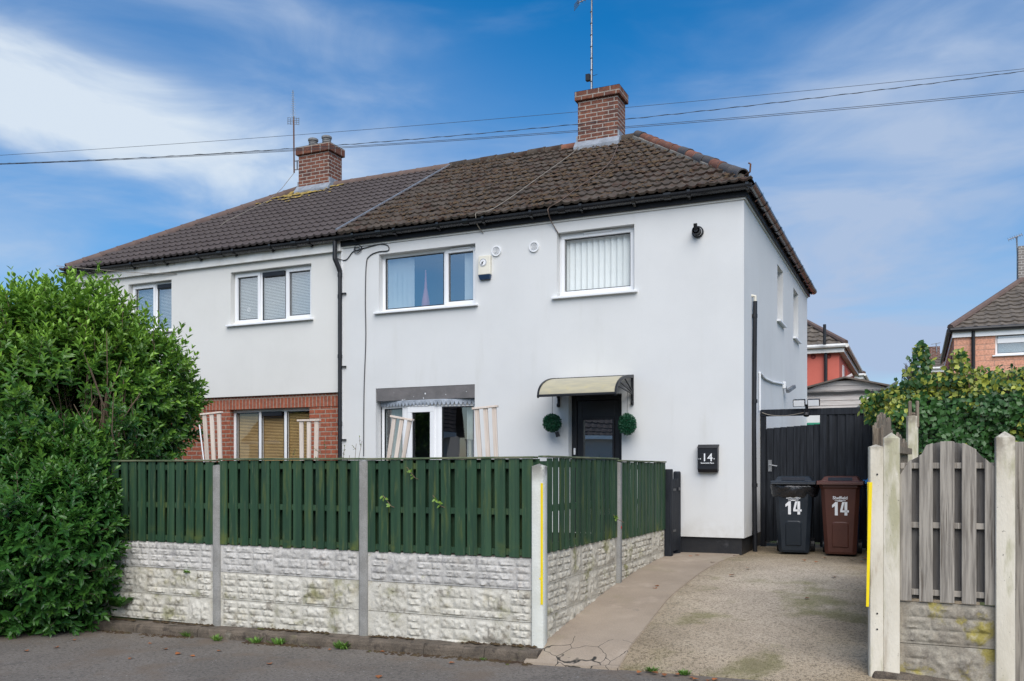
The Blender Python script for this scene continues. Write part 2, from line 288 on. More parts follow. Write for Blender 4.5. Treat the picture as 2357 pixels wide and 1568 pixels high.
M['greywood'] = mk('weathered_grey_wood', (.37, .335, .285), (.19, .17, .145), 6, stretch=(9,9,.4), rough=.9, bump=.5, bscale=30, bdist=.005, rnd=.12, spots=[((.11,.09,.07), 6, .56, .66, .85, (10,10,.3)), ((.06,.05,.04), 9, .68, .73, .9, (1,1,.6)), ((.46,.42,.34), 3, .6, .75, .4, (5,5,.5))])
M['greywood_dark'] = mk('shaded_grey_wood', (.155, .145, .135), (.10, .09, .08), 5, stretch=(7,7,.45), rough=.95, bump=.5, bscale=30, spots=[((.06,.055,.05), 6, .58, .70, .8, (8,8,.35))])  # copy of the grey wood with the rear boards' shade put into its colour
M['rotwood'] = mk('rotten_wood', (.27, .22, .165), (.13, .10, .075), 7, stretch=(9,9,.35), rough=1, bump=.9, bscale=26, bdist=.012, spots=[((.05,.038,.03), 7, .55, .66, .9, (12,12,.3)), ((.44,.39,.30), 5, .6, .72, .6, (10,10,.3))])
M['blackwood'] = mk('black_stained_wood', (.010, .012, .016), (.022, .026, .033), 4, stretch=(7,7,.5), rough=.65, spec=.2, bump=.4, bscale=28, bdist=.004, spots=[((.045,.05,.06), 4, .6, .75, .6, (6,6,.4))])
M['palewood'] = mk('pale_new_wood', (.74, .65, .57), (.62, .51, .42), 4, stretch=(8,8,.5), rough=.8, bump=.3, bscale=26, rnd=.15, spots=[((.26,.15,.08), 9, .72, .77, .9), ((.62,.54,.47), 3, .55, .72, .5, (7,7,.6))])
M['shedwood'] = mk('shed_boards', (.50, .47, .45), (.40, .37, .35), 4, stretch=(.5,7,7), rough=.9, bump=.3, bscale=26, spots=[((.18,.14,.11), 6, .6, .7, .6, (.4,8,8))])
M['asphalt'] = mk('asphalt', (.21, .183, .155), (.162, .142, .121), 1.0, rough=.95, bump=.8, bscale=150, bdist=.006, fine=.4, spots=[((.05,.046,.042), 38, .50, .60, .55), ((.25,.235,.215), 42, .57, .63, .55), ((.46,.45,.42), 26, .665, .69, .9), ((.17,.125,.088), 1.6, .5, .68, .6), ((.06,.056,.054), 2.2, .62, .74, .5)])
M['moss_line'] = mk('verge_moss', (.045, .026, .014), (.075, .05, .02), 12, rough=1, bump=.9, bscale=90, spots=[((.09,.11,.02), 7, .6, .7, .7)])
M['kerb'] = mk('kerb_concrete', (.18, .145, .11), (.105, .085, .065), 5, rough=.95, bump=.9, bscale=70, bdist=.012, fine=.35, spots=[((.05,.04,.032), 8, .52, .66, .8), ((.30,.275,.22), 6, .6, .74, .55), ((.12,.13,.035), 3, .58, .72, .55)])
M['kerbtop'] = M['kerb']
M['red'] = mk('red_render', (.58, .145, .105), (.52, .125, .09), 1.5, rough=.85, bump=.2, bscale=80)
M['peach'] = mk('peach_brick', (.78, .40, .27), (.74, .36, .24), 3, rough=.85, bump=.2, brick=((.58,.33,.24), .44, .145, .014, (.75,.38,.255)))
M['fartile'] = mk('far_tile', (.155, .13, .105), (.09, .075, .06), 6, rough=.95, bump=.4, bscale=40, spots=[((.27,.24,.19), 9, .62, .74, .6), ((.05,.04,.032), 5, .56, .7, .6)])
M['soil'] = mk('soil', (.065, .05, .035), (.045, .035, .025), 5, rough=1, bump=.8, bscale=40)
M['grassland'] = mk('rough_grass', (.05, .075, .025), (.08, .085, .03), 2, rough=1, bump=.8, bscale=60)
M['bindark'] = mk('charcoal_bin_plastic', (.010, .015, .022), (.017, .023, .031), 4, rough=.42, bump=.12, bscale=120, spots=[((.10,.10,.10), 5, .62, .76, .3)])
M['binbrown'] = mk('brown_bin_plastic', (.088, .032, .022), (.074, .027, .019), 4, rough=.45, bump=.12, bscale=120, spots=[((.17,.10,.08), 5, .62, .76, .3)])
M['binblue'] = mk('blue_bin_plastic', (.02, .20, .50), rough=.45)
M['bag'] = mk('black_bag', (.010, .011, .013), (.02, .02, .023), 6, rough=.22, bump=.6, bscale=18, bdist=.02, spec=.6)
M['white'] = mk('white_sticker', (.80, .81, .82), (.74, .75, .76), 9, rough=.5)
M['cream'] = mk('cream_plastic', (.70, .67, .57), (.62, .59, .50), 3, rough=.45)
M['bluecap'] = mk('dark_blue_plastic', (.03, .06, .12), rough=.35)
M['steel'] = mk('galvanised', (.32, .33, .34), (.22, .22, .23), 9, rough=.45, metal=.7)
M['rust'] = mk('rusty_steel', (.16, .07, .035), (.10, .06, .045), 9, rough=.8, metal=.3)
M['cable'] = mk('black_cable', (.035, .038, .045), rough=.6)
M['greycable'] = mk('grey_cable', (.20, .18, .15), (.27, .24, .2), 4, rough=.7)
M['canopy'] = mk('yellowed_polycarbonate', (.41, .37, .25), (.34, .315, .23), 5, stretch=(1,4,4), rough=.4, spots=[((.48,.40,.18), 4, .58, .72, .7)])
M['topiary'] = leafmat('topiary_leaf', (.010, .085, .035), (.006, .05, .026), (.05, .17, .10), .45, .1)
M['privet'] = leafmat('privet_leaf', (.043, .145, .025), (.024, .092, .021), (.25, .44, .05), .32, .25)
M['ivy'] = leafmat('ivy_leaf', (.046, .130, .025), (.026, .080, .022), (.48, .50, .07), .42, .2)
M['weed'] = leafmat('weed_leaf', (.13, .30, .04), (.08, .21, .03), (.36, .40, .08), .5, .25)
M['twig'] = mk('twig', (.15, .095, .06), (.10, .065, .042), 6, rough=.9)
M['twigpale'] = mk('pale_stem', (.19, .13, .085), (.12, .085, .06), 6, rough=.9)
M['deadleaf'] = mk('dead_leaf', (.36, .12, .035), (.22, .085, .03), 9, rough=.8, rnd=.5)
M['treedark'] = mk('bare_twigs', (.12, .10, .085), rough=1)

# ------------------------------------------------------------------ ground levels
def asph(u): return -.075+.021*(min(max(u, -14), 6)+3.1)
_gv = [7.15, 7.5, 8.4, 9.3, 10.3, 11.3, 12.2, 13.6, 15, 22, 40]; _gz = [-.03, .075, .20, .315, .405, .455, .455, .48, .50, .75, .9]
def gz(v): return float(np.interp(v, _gv, _gz))
def PG(x, y):
    du, dv = _ray(x); Z = 8.0
    for _ in range(40): Z = (gz(Z*dv)-H)*FO/(YH-y)*.5+Z*.5
    return Vector((Z*du, Z*dv, gz(Z*dv)))

def ground():
    mb = MB(); us = [-300, -60] + list(np.linspace(-16, 8, 49)) + [40, 300]; vs = [-300, -60, -20, -5, 2, 5, 6, 6.5, 7.0, 7.36]
    mb.grid([[(u, v, asph(u)+.006*fn((u, v, 0), .8)) for u in us] for v in vs])
    struct(obj('road', mb, M['asphalt'], smooth=True))
    mb = MB(); us = [-400, -60, -20, -15, -10, -5, -3.1, -1, 0, 1, 3, 8, 40, 400]; vs = [7.34, 7.5, 8.4, 9.3, 10.3, 11.3, 12.2, 13.6, 15, 18, 22, 40, 900]
    mb.grid([[(u, v, min(gz(v)-.05, .9)-(0.1 if v < 7.4 else .0)) for u in us] for v in vs])
    struct(obj('ground', mb, M['grassland'], smooth=True))
    mb = MB(); us = np.linspace(-15, -3.04, 40); vs = np.linspace(7.47, 12.16, 24)
    mb.grid([[(u, v, .42+.05*fn((u, v, 1), 1.2)) for u in us] for v in vs]); struct(obj('garden_soil', mb, M['soil'], smooth=True))
    # driveway slab
    dm = mk('exposed_aggregate', (.68, .57, .44), (.54, .45, .345), 1.3, rough=.95, bump=.8, bscale=95, bdist=.012, fine=.42,
        spots=[((.80,.69,.53), .9, .46, .68, .6), ((.24,.20,.14), 36, .50, .60, .58), ((.10,.08,.055), 55, .56, .63, .65), ((.72,.64,.5), 45, .58, .65, .55), ((.55,.50,.42), 90, .68, .74, .7), ((.215,.215,.065), 1.25, .52, .68, .65), ((.27,.23,.16), .9, .54, .72, .5)])
    nt = dm.node_tree; N = nt.nodes; L = nt.links; B = N['Principled BSDF']; src = B.inputs['Base Color'].links[0].from_socket
    tc = N.new('ShaderNodeTexCoord'); nn = N.new('ShaderNodeTexNoise'); nn.inputs['Scale'].default_value = 1.1; nn.inputs['Detail'].default_value = 6; L.new(tc.outputs['Object'], nn.inputs['Vector'])
    wv = N.new('ShaderNodeVectorMath'); wv.operation = 'MULTIPLY_ADD'; wv.inputs[1].default_value = (1.3, 2.0, 0); L.new(nn.outputs['Color'], wv.inputs[0]); L.new(tc.outputs['Object'], wv.inputs[2])
    mpp = N.new('ShaderNodeMapping'); mpp.inputs['Location'].default_value = (1.45/.95*.5, -10.6/2.5, 0); mpp.inputs['Scale'].default_value = (1/.95, 1/2.5, 0); L.new(wv.outputs[0], mpp.inputs[0])
    ln = N.new('ShaderNodeVectorMath'); ln.operation = 'LENGTH'; L.new(mpp.outputs[0], ln.inputs[0]); mr = N.new('ShaderNodeMapRange'); mr.interpolation_type = 'SMOOTHSTEP'; mr.inputs[1].default_value = .35; mr.inputs[2].default_value = 1.35; mr.inputs[3].default_value = 0; mr.inputs[4].default_value = .75; L.new(ln.outputs['Value'], mr.inputs[0])
    mu = N.new('ShaderNodeMix'); mu.data_type = 'RGBA'; mu.blend_type = 'MULTIPLY'; mu.inputs[7].default_value = (.40, .355, .26, 1); L.new(mr.outputs[0], mu.inputs[0]); L.new(src, mu.inputs[6]); L.new(mu.outputs[2], B.inputs['Base Color'])
    mb = MB(); us = np.linspace(-3.1, .55, 60); vs = np.linspace(7.16, 14.2, 90)
    def dz(u, v): return gz(v)+.012*fn((u, v, 3), .9)+(asph(u)+.012-gz(7.16))*max(0, 1-(v-7.16)/.3)
    mb.grid([[(u, v, dz(u, v)) for u in us] for v in vs]); mb.grid([[(u, 7.16, dz(u, 7.16)) for u in us], [(u, 7.14, asph(u)-.05) for u in us]])
    struct(obj('driveway', mb, dm, smooth=True))
    # smooth concrete path between the fence and the driveway
    pm = mk('smooth_concrete', (.345, .28, .212), (.285, .228, .172), 1.4, rough=.9, bump=.4, bscale=60, fine=.15, spots=[((.45,.37,.29), 2.2, .56, .72, .5), ((.17,.145,.115), 5, .62, .74, .5), ((.235,.205,.12), 1.6, .55, .72, .4)])
    nt = pm.node_tree; N = nt.nodes; L = nt.links; B = N['Principled BSDF']; src = B.inputs['Base Color'].links[0].from_socket
    tc = N.new('ShaderNodeTexCoord'); vo = N.new('ShaderNodeTexVoronoi'); vo.feature = 'DISTANCE_TO_EDGE'; vo.inputs['Scale'].default_value = 3.3
    nn = N.new('ShaderNodeTexNoise'); nn.inputs['Scale'].default_value = 5; L.new(tc.outputs['Object'], nn.inputs['Vector'])
    ad = N.new('ShaderNodeVectorMath'); ad.operation = 'MULTIPLY_ADD'; ad.inputs[1].default_value = (.18,.18,.0); L.new(nn.outputs['Color'], ad.inputs[0]); L.new(tc.outputs['Object'], ad.inputs[2]); L.new(ad.outputs[0], vo.inputs['Vector'])
    r1 = N.new('ShaderNodeMapRange'); r1.inputs[1].default_value = .004; r1.inputs[2].default_value = .013; r1.inputs[3].default_value = 1; r1.inputs[4].default_value = 0; L.new(vo.outputs['Distance'], r1.inputs[0])
    sp = N.new('ShaderNodeSeparateXYZ'); L.new(tc.outputs['Object'], sp.inputs[0]); r2 = N.new('ShaderNodeMapRange'); r2.inputs[1].default_value = 7.62; r2.inputs[2].default_value = 7.60; L.new(sp.outputs[1], r2.inputs[0])
    mu = N.new('ShaderNodeMath'); mu.operation = 'MULTIPLY'; L.new(r1.outputs[0], mu.inputs[0]); L.new(r2.outputs[0], mu.inputs[1])
    mx = N.new('ShaderNodeMix'); mx.data_type = 'RGBA'; mx.inputs[7].default_value = (.03,.027,.022,1); L.new(mu.outputs[0], mx.inputs[0]); L.new(src, mx.inputs[6]); L.new(mx.outputs[2], B.inputs['Base Color'])
    bd = [PG(*p) for p in ((1423,1534),(1439,1510),(1491,1439),(1536,1381),(1582,1342),(1630,1308),(1692,1283))]
    bv = [p.y for p in bd]; bu = [p.x for p in bd]
    mb = MB(); vs = np.linspace(7.13, 12.3, 90); rows = []; edge = []
    for v in vs:
        ub = float(np.interp(v, bv, bu)); r = [(u, v, dz(u, v)+.014) for u in np.linspace(-3.12, ub, 24)]; rows.append(r); edge.append([r[-1], (ub+.012, v, dz(ub, v)-.02)])
    mb.grid(rows); mb.grid(edge); mb.grid([rows[0], [(p[0], p[1]-.01, p[2]-.06) for p in rows[0]]]); struct(obj('path', mb, pm, smooth=True))
    # concrete edging that carries the fence
    mb = MB(); u = -3.02; k = 0
    lens = [.52, .62, .915, .915, .915, .915, .915, .915, .915, .915, .915]
    for ln in lens:
        u1 = u-ln+.006; n = 14; rows = []
        for i in range(n+1):
            uu = u+(u1-u)*i/n; a = asph(uu); t = asph(uu)+.094+.006*fn((uu, k, 0), 3); f = .012*fn((uu, 2, k), 5)
            rows.append([(uu, 7.185+f*.4, a-.05), (uu, 7.185+f, a+.05), (uu, 7.192+f, t-.014), (uu, 7.21, t), (uu, 7.30, t+.004+.006*fn((uu, 5, k), 6)), (uu, 7.44, t+.014), (uu, 7.44, a-.05)])
        mb.grid(rows); mb.poly(rows[0]); mb.poly(rows[-1][::-1]); u -= ln; k += 1
    struct(obj('kerb', mb, M['kerb'], smooth=False))
    # moss and dirt along the foot of the kerb and on its top
    mb = MB()
    for i in range(1500):
        uu = random.uniform(-9.2, -3.05); top = random.random() < .35
        vv = random.uniform(7.30, 7.36) if top else 7.18-abs(random.gauss(0, .05)); zz = asph(uu)+.11 if top else asph(uu)
        r = random.uniform(.008, .03); h = r*random.uniform(.25, .6)
        if fn((uu, vv, 0), 1.6) < -.12: continue
        ring = [(uu+r*cos(a)*random.uniform(.7, 1.4), vv+r*.7*sin(a)*random.uniform(.7, 1.2), zz-.002) for a in np.linspace(0, 2*pi, 7)[:-1]]
        b = len(mb.v); mb.v += ring+[(uu, vv, zz+h)]; mb.f += [(b+j, b+(j+1) % 6, b+6) for j in range(6)]
    o = obj('moss', mb, M['moss_line'], smooth=True); tag(o, 'brown and green moss along the foot of the kerb', 'moss', kind='stuff')
ground()

# ------------------------------------------------------------------ walls with openings
def wall(mb, P, a0, a1, b0, b1, holes, depth, d=0.0):
    As = sorted({a0, a1, *[h[0] for h in holes], *[h[1] for h in holes]}); Bs = sorted({b0, b1, *[h[2] for h in holes], *[h[3] for h in holes]})
    for i in range(len(As)-1):
        for j in range(len(Bs)-1):
            ca, cb = (As[i]+As[i+1])/2, (Bs[j]+Bs[j+1])/2
            if any(h[0] < ca < h[1] and h[2] < cb < h[3] for h in holes): continue
            mb.quad(P(As[i], Bs[j], d), P(As[i+1], Bs[j], d), P(As[i+1], Bs[j+1], d), P(As[i], Bs[j+1], d))
    for (x0, x1, y0, y1) in holes:
        for (p, q) in (((x0, y0), (x1, y0)), ((x1, y0), (x1, y1)), ((x1, y1), (x0, y1)), ((x0, y1), (x0, y0))):
            mb.quad(P(*p, d), P(*q, d), P(*q, d+depth), P(*p, d+depth))
def frontP(v): return lambda a, b, d: (a, v+d, b)
def sideP(u): return lambda a, b, d: (u-d, a, b)
def tbox(mb, P, a0, a1, b0, b1, d0, d1):
    mb.hexa([P(a0, b0, d0), P(a1, b0, d0), P(a1, b0, d1), P(a0, b0, d1), P(a0, b1, d0), P(a1, b1, d0), P(a1, b1, d1), P(a0, b1, d1)])
def window(house, P, a0, a1, b0, b1, rec, lights, sill=True, blind=None, glass='glass', vents=(), head=(), name='window', depth=.7):
    # lights: (a-start, a-end, opens) as fractions of the opening
    fr = MB(); F = .05
    for q in ((a0, a1, b0, b0+F), (a0, a1, b1-F, b1), (a0, a0+F, b0+F, b1-F), (a1-F, a1, b0+F, b1-F)): tbox(fr, P, *q, rec, rec+.07)
    W = a1-a0; panes = []
    for i, (s, e, op) in enumerate(lights):
        x0 = a0+F if i == 0 else a0+W*s; x1 = a1-F if i == len(lights)-1 else a0+W*e
        if i > 0: tbox(fr, P, x0-.025, x0+.025, b0+F, b1-F, rec+.002, rec+.07)
        g0, g1 = (x0+(.025 if i else 0)), (x1-(.025 if i < len(lights)-1 else 0)); y0, y1 = b0+F, b1-F
        if op:
            T = .052; o0, o1, w0, w1 = g0-.018, g1+.018, y0-.018, y1+.018
            for q in ((o0, o1, w0, w0+T), (o0, o1, w1-T, w1), (o0, o0+T, w0+T, w1-T), (o1-T, o1, w0+T, w1-T)): tbox(fr, P, *q, rec-.022, rec+.03)
            g0, g1, y0, y1 = o0+T, o1-T, w0+T, w1-T
        for q in ((g0, g1, y0, y0+.014), (g0, g1, y1-.014, y1), (g0, g0+.014, y0, y1), (g1-.014, g1, y0, y1)): tbox(fr, P, *q, rec+.012, rec+.05)
        panes.append((g0, g1, y0, y1))
    wn = obj(name, fr, M['upvc'], house, bev=.004)
    for (g0, g1, y0, y1) in panes:
        gm = MB(); gm.quad(P(g0+.008, y0+.008, rec+.024), P(g1-.008, y0+.008, rec+.024), P(g1-.008, y1-.008, rec+.024), P(g0+.008, y1-.008, rec+.024)); obj('pane', gm, M[glass], wn)
        bk = MB()
        for q in ((g0+.004, g1-.004, y0+.004, y0+.016), (g0+.004, g1-.004, y1-.016, y1-.004), (g0+.004, g0+.016, y0+.016, y1-.016), (g1-.016, g1-.004, y0+.016, y1-.016)): tbox(bk, P, *q, rec+.010, rec+.0215)
        obj('gasket', bk, M['blackplastic'], wn)
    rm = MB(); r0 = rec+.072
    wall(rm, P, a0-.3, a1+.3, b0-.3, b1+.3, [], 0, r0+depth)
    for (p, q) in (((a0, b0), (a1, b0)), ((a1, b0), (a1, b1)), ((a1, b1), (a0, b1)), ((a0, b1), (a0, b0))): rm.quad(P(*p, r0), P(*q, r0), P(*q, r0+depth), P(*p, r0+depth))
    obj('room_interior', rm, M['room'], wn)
    if sill:
        sm = MB(); tbox(sm, P, a0-.07, a1+.05, b0-.035, b0-.002, -.06, rec+.03); tbox(sm, P, a0, a1, b0-.002, b0+.03, rec-.035, rec-.001)
        obj('sill', sm, M['upvc'], wn, bev=.005)
    for (s, e) in vents:
        vm = MB(); tbox(vm, P, a0+W*s, a0+W*e, b1-.042, b1-.020, rec-.040, rec+.001); obj('trickle_vent', vm, M['upvc'], wn, bev=.004)
    for (s, e) in head:
        vm = MB(); tbox(vm, P, a0+W*s, a0+W*e, b1-.125, b1-.045, rec-.028, rec+.02); obj('trickle_vent', vm, M['blackpaint'], wn, bev=.006)
    if blind:
        for (kind, s, e) in blind:
            bm_ = MB(); x0, x1 = a0+W*s, a0+W*e
            if kind == 'vertical':
                n = max(2, int((x1-x0)/.085)); st = (x1-x0)/n
                for k in range(n):
                    xa = x0+k*st; bm_.quad(P(xa, b0+.04, r0+.004), P(xa+st*1.06, b0+.04, r0+.050), P(xa+st*1.06, b1-.05, r0+.050), P(xa, b1-.05, r0+.004))
                obj('blind', bm_, M['blind'], wn)
            else:
                n = int((b1-b0-.1)/.026)
                for k in range(n):
                    zz = b0+.05+k*.026; bm_.quad(P(x0, zz, r0+.004), P(x1, zz, r0+.004), P(x1, zz+.021, r0+.022), P(x0, zz+.021, r0+.022))
                obj('blind', bm_, M['woodblind'] if kind == 'wood' else M['blind'], wn)
    return wn

# ------------------------------------------------------------------ the two houses
VF, UR, UP, UL, VB, ZW = 12.2, -2.11, -8.60, -14.90, 19.8, 5.30
ZE, VE, ZR, VR = 5.45, 12.05, 7.76, 16.0          # eaves and ridge
AR, AL = -4.75, -12.45                             # hip apexes
HR = thing('semi_detached_house', 'white rendered house with black front door, number 14, mossy roof', 'house', (-5.3, 16, .45), 'pair of joined houses')
HL = thing('semi_detached_house', 'neighbouring house with red brick lower storey and smooth brown roof', 'house', (-11.7, 16, .45), 'pair of joined houses')
HR['category'] = HL['category'] = 'house'

def tiles(E0, U, S, length, slope, per=.15, gauge=.335, amp=.024, thick=.03, jit=0.0, seed=0, clips=(), name='roof', mat=None, house=None):
    E0, U, S = Vector(E0), Vector(U).normalized(), Vector(S).normalized(); Nn = U.cross(S).normalized()
    if Nn.z < 0: Nn = -Nn
    ns = int(length/per*8)+1; nk = int(math.ceil(slope/gauge)); rnd = random.Random(seed); rows = []
    ss = [length*i/(ns-1) for i in range(ns)]
    tj = {}
    def J(k, s):
        t = (k, int(s/(per*2)));
        if t not in tj: tj[t] = (rnd.gauss(0, 1), rnd.gauss(0, 1), rnd.gauss(0, 1))
        return tj[t]
    def prof(s):
        c = cos(2*pi*s/per); return amp*(max(0, c)**1.3) - amp*.15
    for k in range(nk):
        w0, w1 = k*gauge, min((k+1)*gauge, slope)
        lo_, up_, mid = [], [], []; bt = []
        for s in ss:
            a, b, c = J(k, s); p = prof(s); wj = jit*a*.6; hj = jit*b*.5
            n = jit*1.3*fn((s, w0, seed), 9) if jit else 0
            base = E0+U*s
            bt.append(base+S*(w0+wj)+Nn*(p-.006)); lo_.append(base+S*(w0+wj)+Nn*(p+thick+hj+n)); mid.append(base+S*((w0+w1)/2)+Nn*(p+thick*.55+hj*.6+n)); up_.append(base+S*w1+Nn*(p+.0))
        rows += [bt, lo_, mid, up_]
    mb = MB(); mb.grid(rows)
    o = obj(name, mb, mat, house)
    if clips:
        bm = bmesh.new(); bm.from_mesh(o.data); off = Vector(ORG[house.name])
        for (co, no) in clips: bmesh.ops.bisect_plane(bm, geom=bm.verts[:]+bm.edges[:]+bm.faces[:], plane_co=Vector(co)-off, plane_no=Vector(no), clear_outer=True)
        bm.to_mesh(o.data); bm.free()
    o.data.polygons.foreach_set('use_smooth', [True]*len(o.data.polygons)); o.data.set_sharp_from_angle(angle=R(38)); return o
slopeL = math.hypot(VR-VE, ZR-ZE); Sf = Vector((0, VR-VE, ZR-ZE)).normalized()
CRr = Vector((UR+.14, VE, ZE)); APr = Vector((AR, VR, ZR)); CLl = Vector((UL-.14, VE, ZE)); APl = Vector((AL, VR, ZR))
def clip_plane(a, b, right): d = Vector((b.x-a.x, b.y-a.y, 0)); n = Vector((d.y, -d.x, 0)); n = n if (n.x > 0) == right else -n; return (a, n)
roofR = tiles((UP+.015, VE, ZE), (1,0,0), Sf, UR+.14-UP, slopeL, per=.14, amp=.022, jit=.013, seed=3, clips=[clip_plane(CRr, APr, True)], name='roof', mat=M['tile_old'], house=HR)
roofL = tiles((UL-.14, VE, ZE), (1,0,0), Sf, UP-UL+.14-.015, slopeL, amp=.026, jit=.0015, seed=5, clips=[clip_plane(CLl, APl, False)], name='roof', mat=M['tile_new'], house=HL)
def back_roof(house, c, ap, end_u, mat):
    mb = MB(); vb = VB+.15
    mb.poly([(end_u, vb, ZE), (c.x, vb, ZE), ap, (end_u, VR, ZR)]); mb.poly([c, ap, (c.x, vb, ZE)])
    mb.poly([(end_u, VE+.02, ZE-.05), (end_u, VR, ZR-.05), (ap.x, VR, ZR-.05), (c.x, VE+.02, ZE-.05)])
    o = obj('roof_slope', mb, mat, house); return o
back_roof(HR, CRr, APr, UP, M['tile_old']); back_roof(HL, CLl, APl, UP, M['tile_new'])
def half_round(house, a, b, n, r, mats, name, up=Vector((0,0,1)), gap=.004, jit=0.0, seed=1):
    a, b = Vector(a), Vector(b); d = (b-a).normalized(); side = d.cross(up).normalized(); nn = side.cross(d).normalized(); L = (b-a).length/n; rnd = random.Random(seed)
    for i in range(n):
        mb = MB(); rows = []; j = Vector((rnd.gauss(0, jit), rnd.gauss(0, jit), rnd.gauss(0, jit)))
        for (t, rr) in ((gap, r*1.05), (L*.12, r*1.05), (L*.13, r), (L+.02, r*.97)):
            rows.append([a+d*(i*L+t)+j+(side*cos(an)+nn*sin(an))*rr for an in np.linspace(-.25, pi+.25, 11)])
        mb.grid(rows); m2 = MB(); m2.grid([[p for p in r_] for r_ in rows])
        inner = [[a+d*(i*L+gap)+j+(side*cos(an)+nn*sin(an))*q for an in np.linspace(-.25, pi+.25, 11)] for q in (r*1.05, r*.86)]
        mb.grid(inner); obj(name, mb, mats[rnd.randrange(len(mats))] if len(mats) > 1 else mats[0], house, smooth=True)
half_round(HR, CRr+Vector((-.16, .22, .135)), APr+Vector((.05, 0, .03)), 14, .088, [M['hiptile'], M['hiptile'], M['hipgrey']], 'hip_tile', jit=.006, seed=11)
half_round(HR, APr+Vector((.12, 0, -.005)), (-5.0, VR, ZR-.005), 1, .10, [M['tile_old']], 'ridge_tile', jit=.004)
half_round(HR, (-5.84, VR, ZR-.005), (UP, VR, ZR-.005), 8, .10, [M['hiptile'], M['tile_old'], M['tile_old'], M['tile_old']], 'ridge_tile', jit=.006, seed=4)
half_round(HL, CLl+Vector((.07, .10, .05)), APl+Vector((0, 0, .02)), 15, .095, [M['ridgebrown']], 'hip_tile')
half_round(HL, (-11.45, VR, ZR-.01), (UP, VR, ZR-.01), 7, .095, [M['ridgebrown']], 'ridge_tile')
# mortar bed under the clay hip
mb = MB(); mb.tube([CRr+Vector((-.2, .24, .10)), APr+Vector((0, -.02, -.02))], .075, 8); obj('hip_mortar', mb, mk('old_cement', (.20, .19, .17), (.13, .12, .105), 10, rough=.95, bump=.6, bscale=50), HR)
mb = MB(); hk = CRr+Vector((-.10, .14, .13)); mb.tube([hk+Vector((-.12, .16, -.02)), hk, hk+Vector((.05, -.06, .0)), hk+Vector((.06, -.07, .10)), hk+Vector((.03, -.03, .13))], .012, 6); obj('hip_iron', mb, M['rust'], HR)
# mitre strip between the two roofs
mb = MB(); mb.beam((UP+.0, VE-.03, ZE+.065), (UP+.0, VR-.03, ZR+.06), .020, .016, up=(1,0,0)); obj('roof_joint', mb, M['lead'], HR)
# moss cushions on the old roof
mb = MB(); rr = random.Random(9); cnt = 0
while cnt < 2200:
    s, t = rr.uniform(UP+.1, UR-.05), rr.uniform(0.02, slopeL-.05)
    k = round(t/.335)*.335 + rr.gauss(-.02, .04)
    if rr.random() < .7: t = min(max(k, .03), slopeL-.05)
    v = VE+Sf.y*t; z = ZE+Sf.z*t
    if s > CRr.x+(APr.x-CRr.x)*(v-VE)/(VR-VE)-.1: continue
    if fn((s, t, 4), 1.1)+.35*fn((s, t, 8), 3) < -.08+.35*rr.random()-.2: continue
    r = rr.uniform(.010, .030); c = Vector((s, v, z))+Vector((0, -Sf.z, Sf.y))*(.03+.008*rr.random()); base = len(mb.v); n = 6
    for a in range(n): an = 2*pi*a/n; mb.v.append(tuple(c+Vector((cos(an)*r*1.4*rr.uniform(.7,1.2), sin(an)*r*Sf.y, sin(an)*r*Sf.z))))
    mb.v.append(tuple(c+Vector((0, -Sf.z, Sf.y))*r*rr.uniform(.4, .7))); mb.f += [(base+a, base+(a+1) % n, base+n) for a in range(n)]; cnt += 1
tag(obj('moss', mb, M['moss'], HR, smooth=True), kind='stuff')
mb = MB(); rr = random.Random(19)
for i in range(260):     # yellow lichen below the left chimney
    s, t = rr.gauss(-12.25, .5), slopeL-abs(rr.gauss(.0, .45))-.04; t = round(t/.335)*.335-.02+rr.gauss(0, .03) if rr.random() < .75 else t
    v = VE+Sf.y*t; z = ZE+Sf.z*t
    if t > slopeL-.03 or s < CLl.x+(APl.x-CLl.x)*(v-VE)/(VR-VE)+.08: continue
    r = rr.uniform(.015, .05); c = Vector((s, v, z))+Vector((0, -Sf.z, Sf.y))*.045; base = len(mb.v); n = 6
    for a in range(n): an = 2*pi*a/n; mb.v.append(tuple(c+Vector((cos(an)*r*1.5, sin(an)*r*Sf.y, sin(an)*r*Sf.z))))
    mb.v.append(tuple(c+Vector((0, -Sf.z, Sf.y))*.012)); mb.f += [(base+a, base+(a+1) % n, base+n) for a in range(n)]
tag(obj('lichen', mb, M['lichen'], HL, smooth=True), kind='stuff')

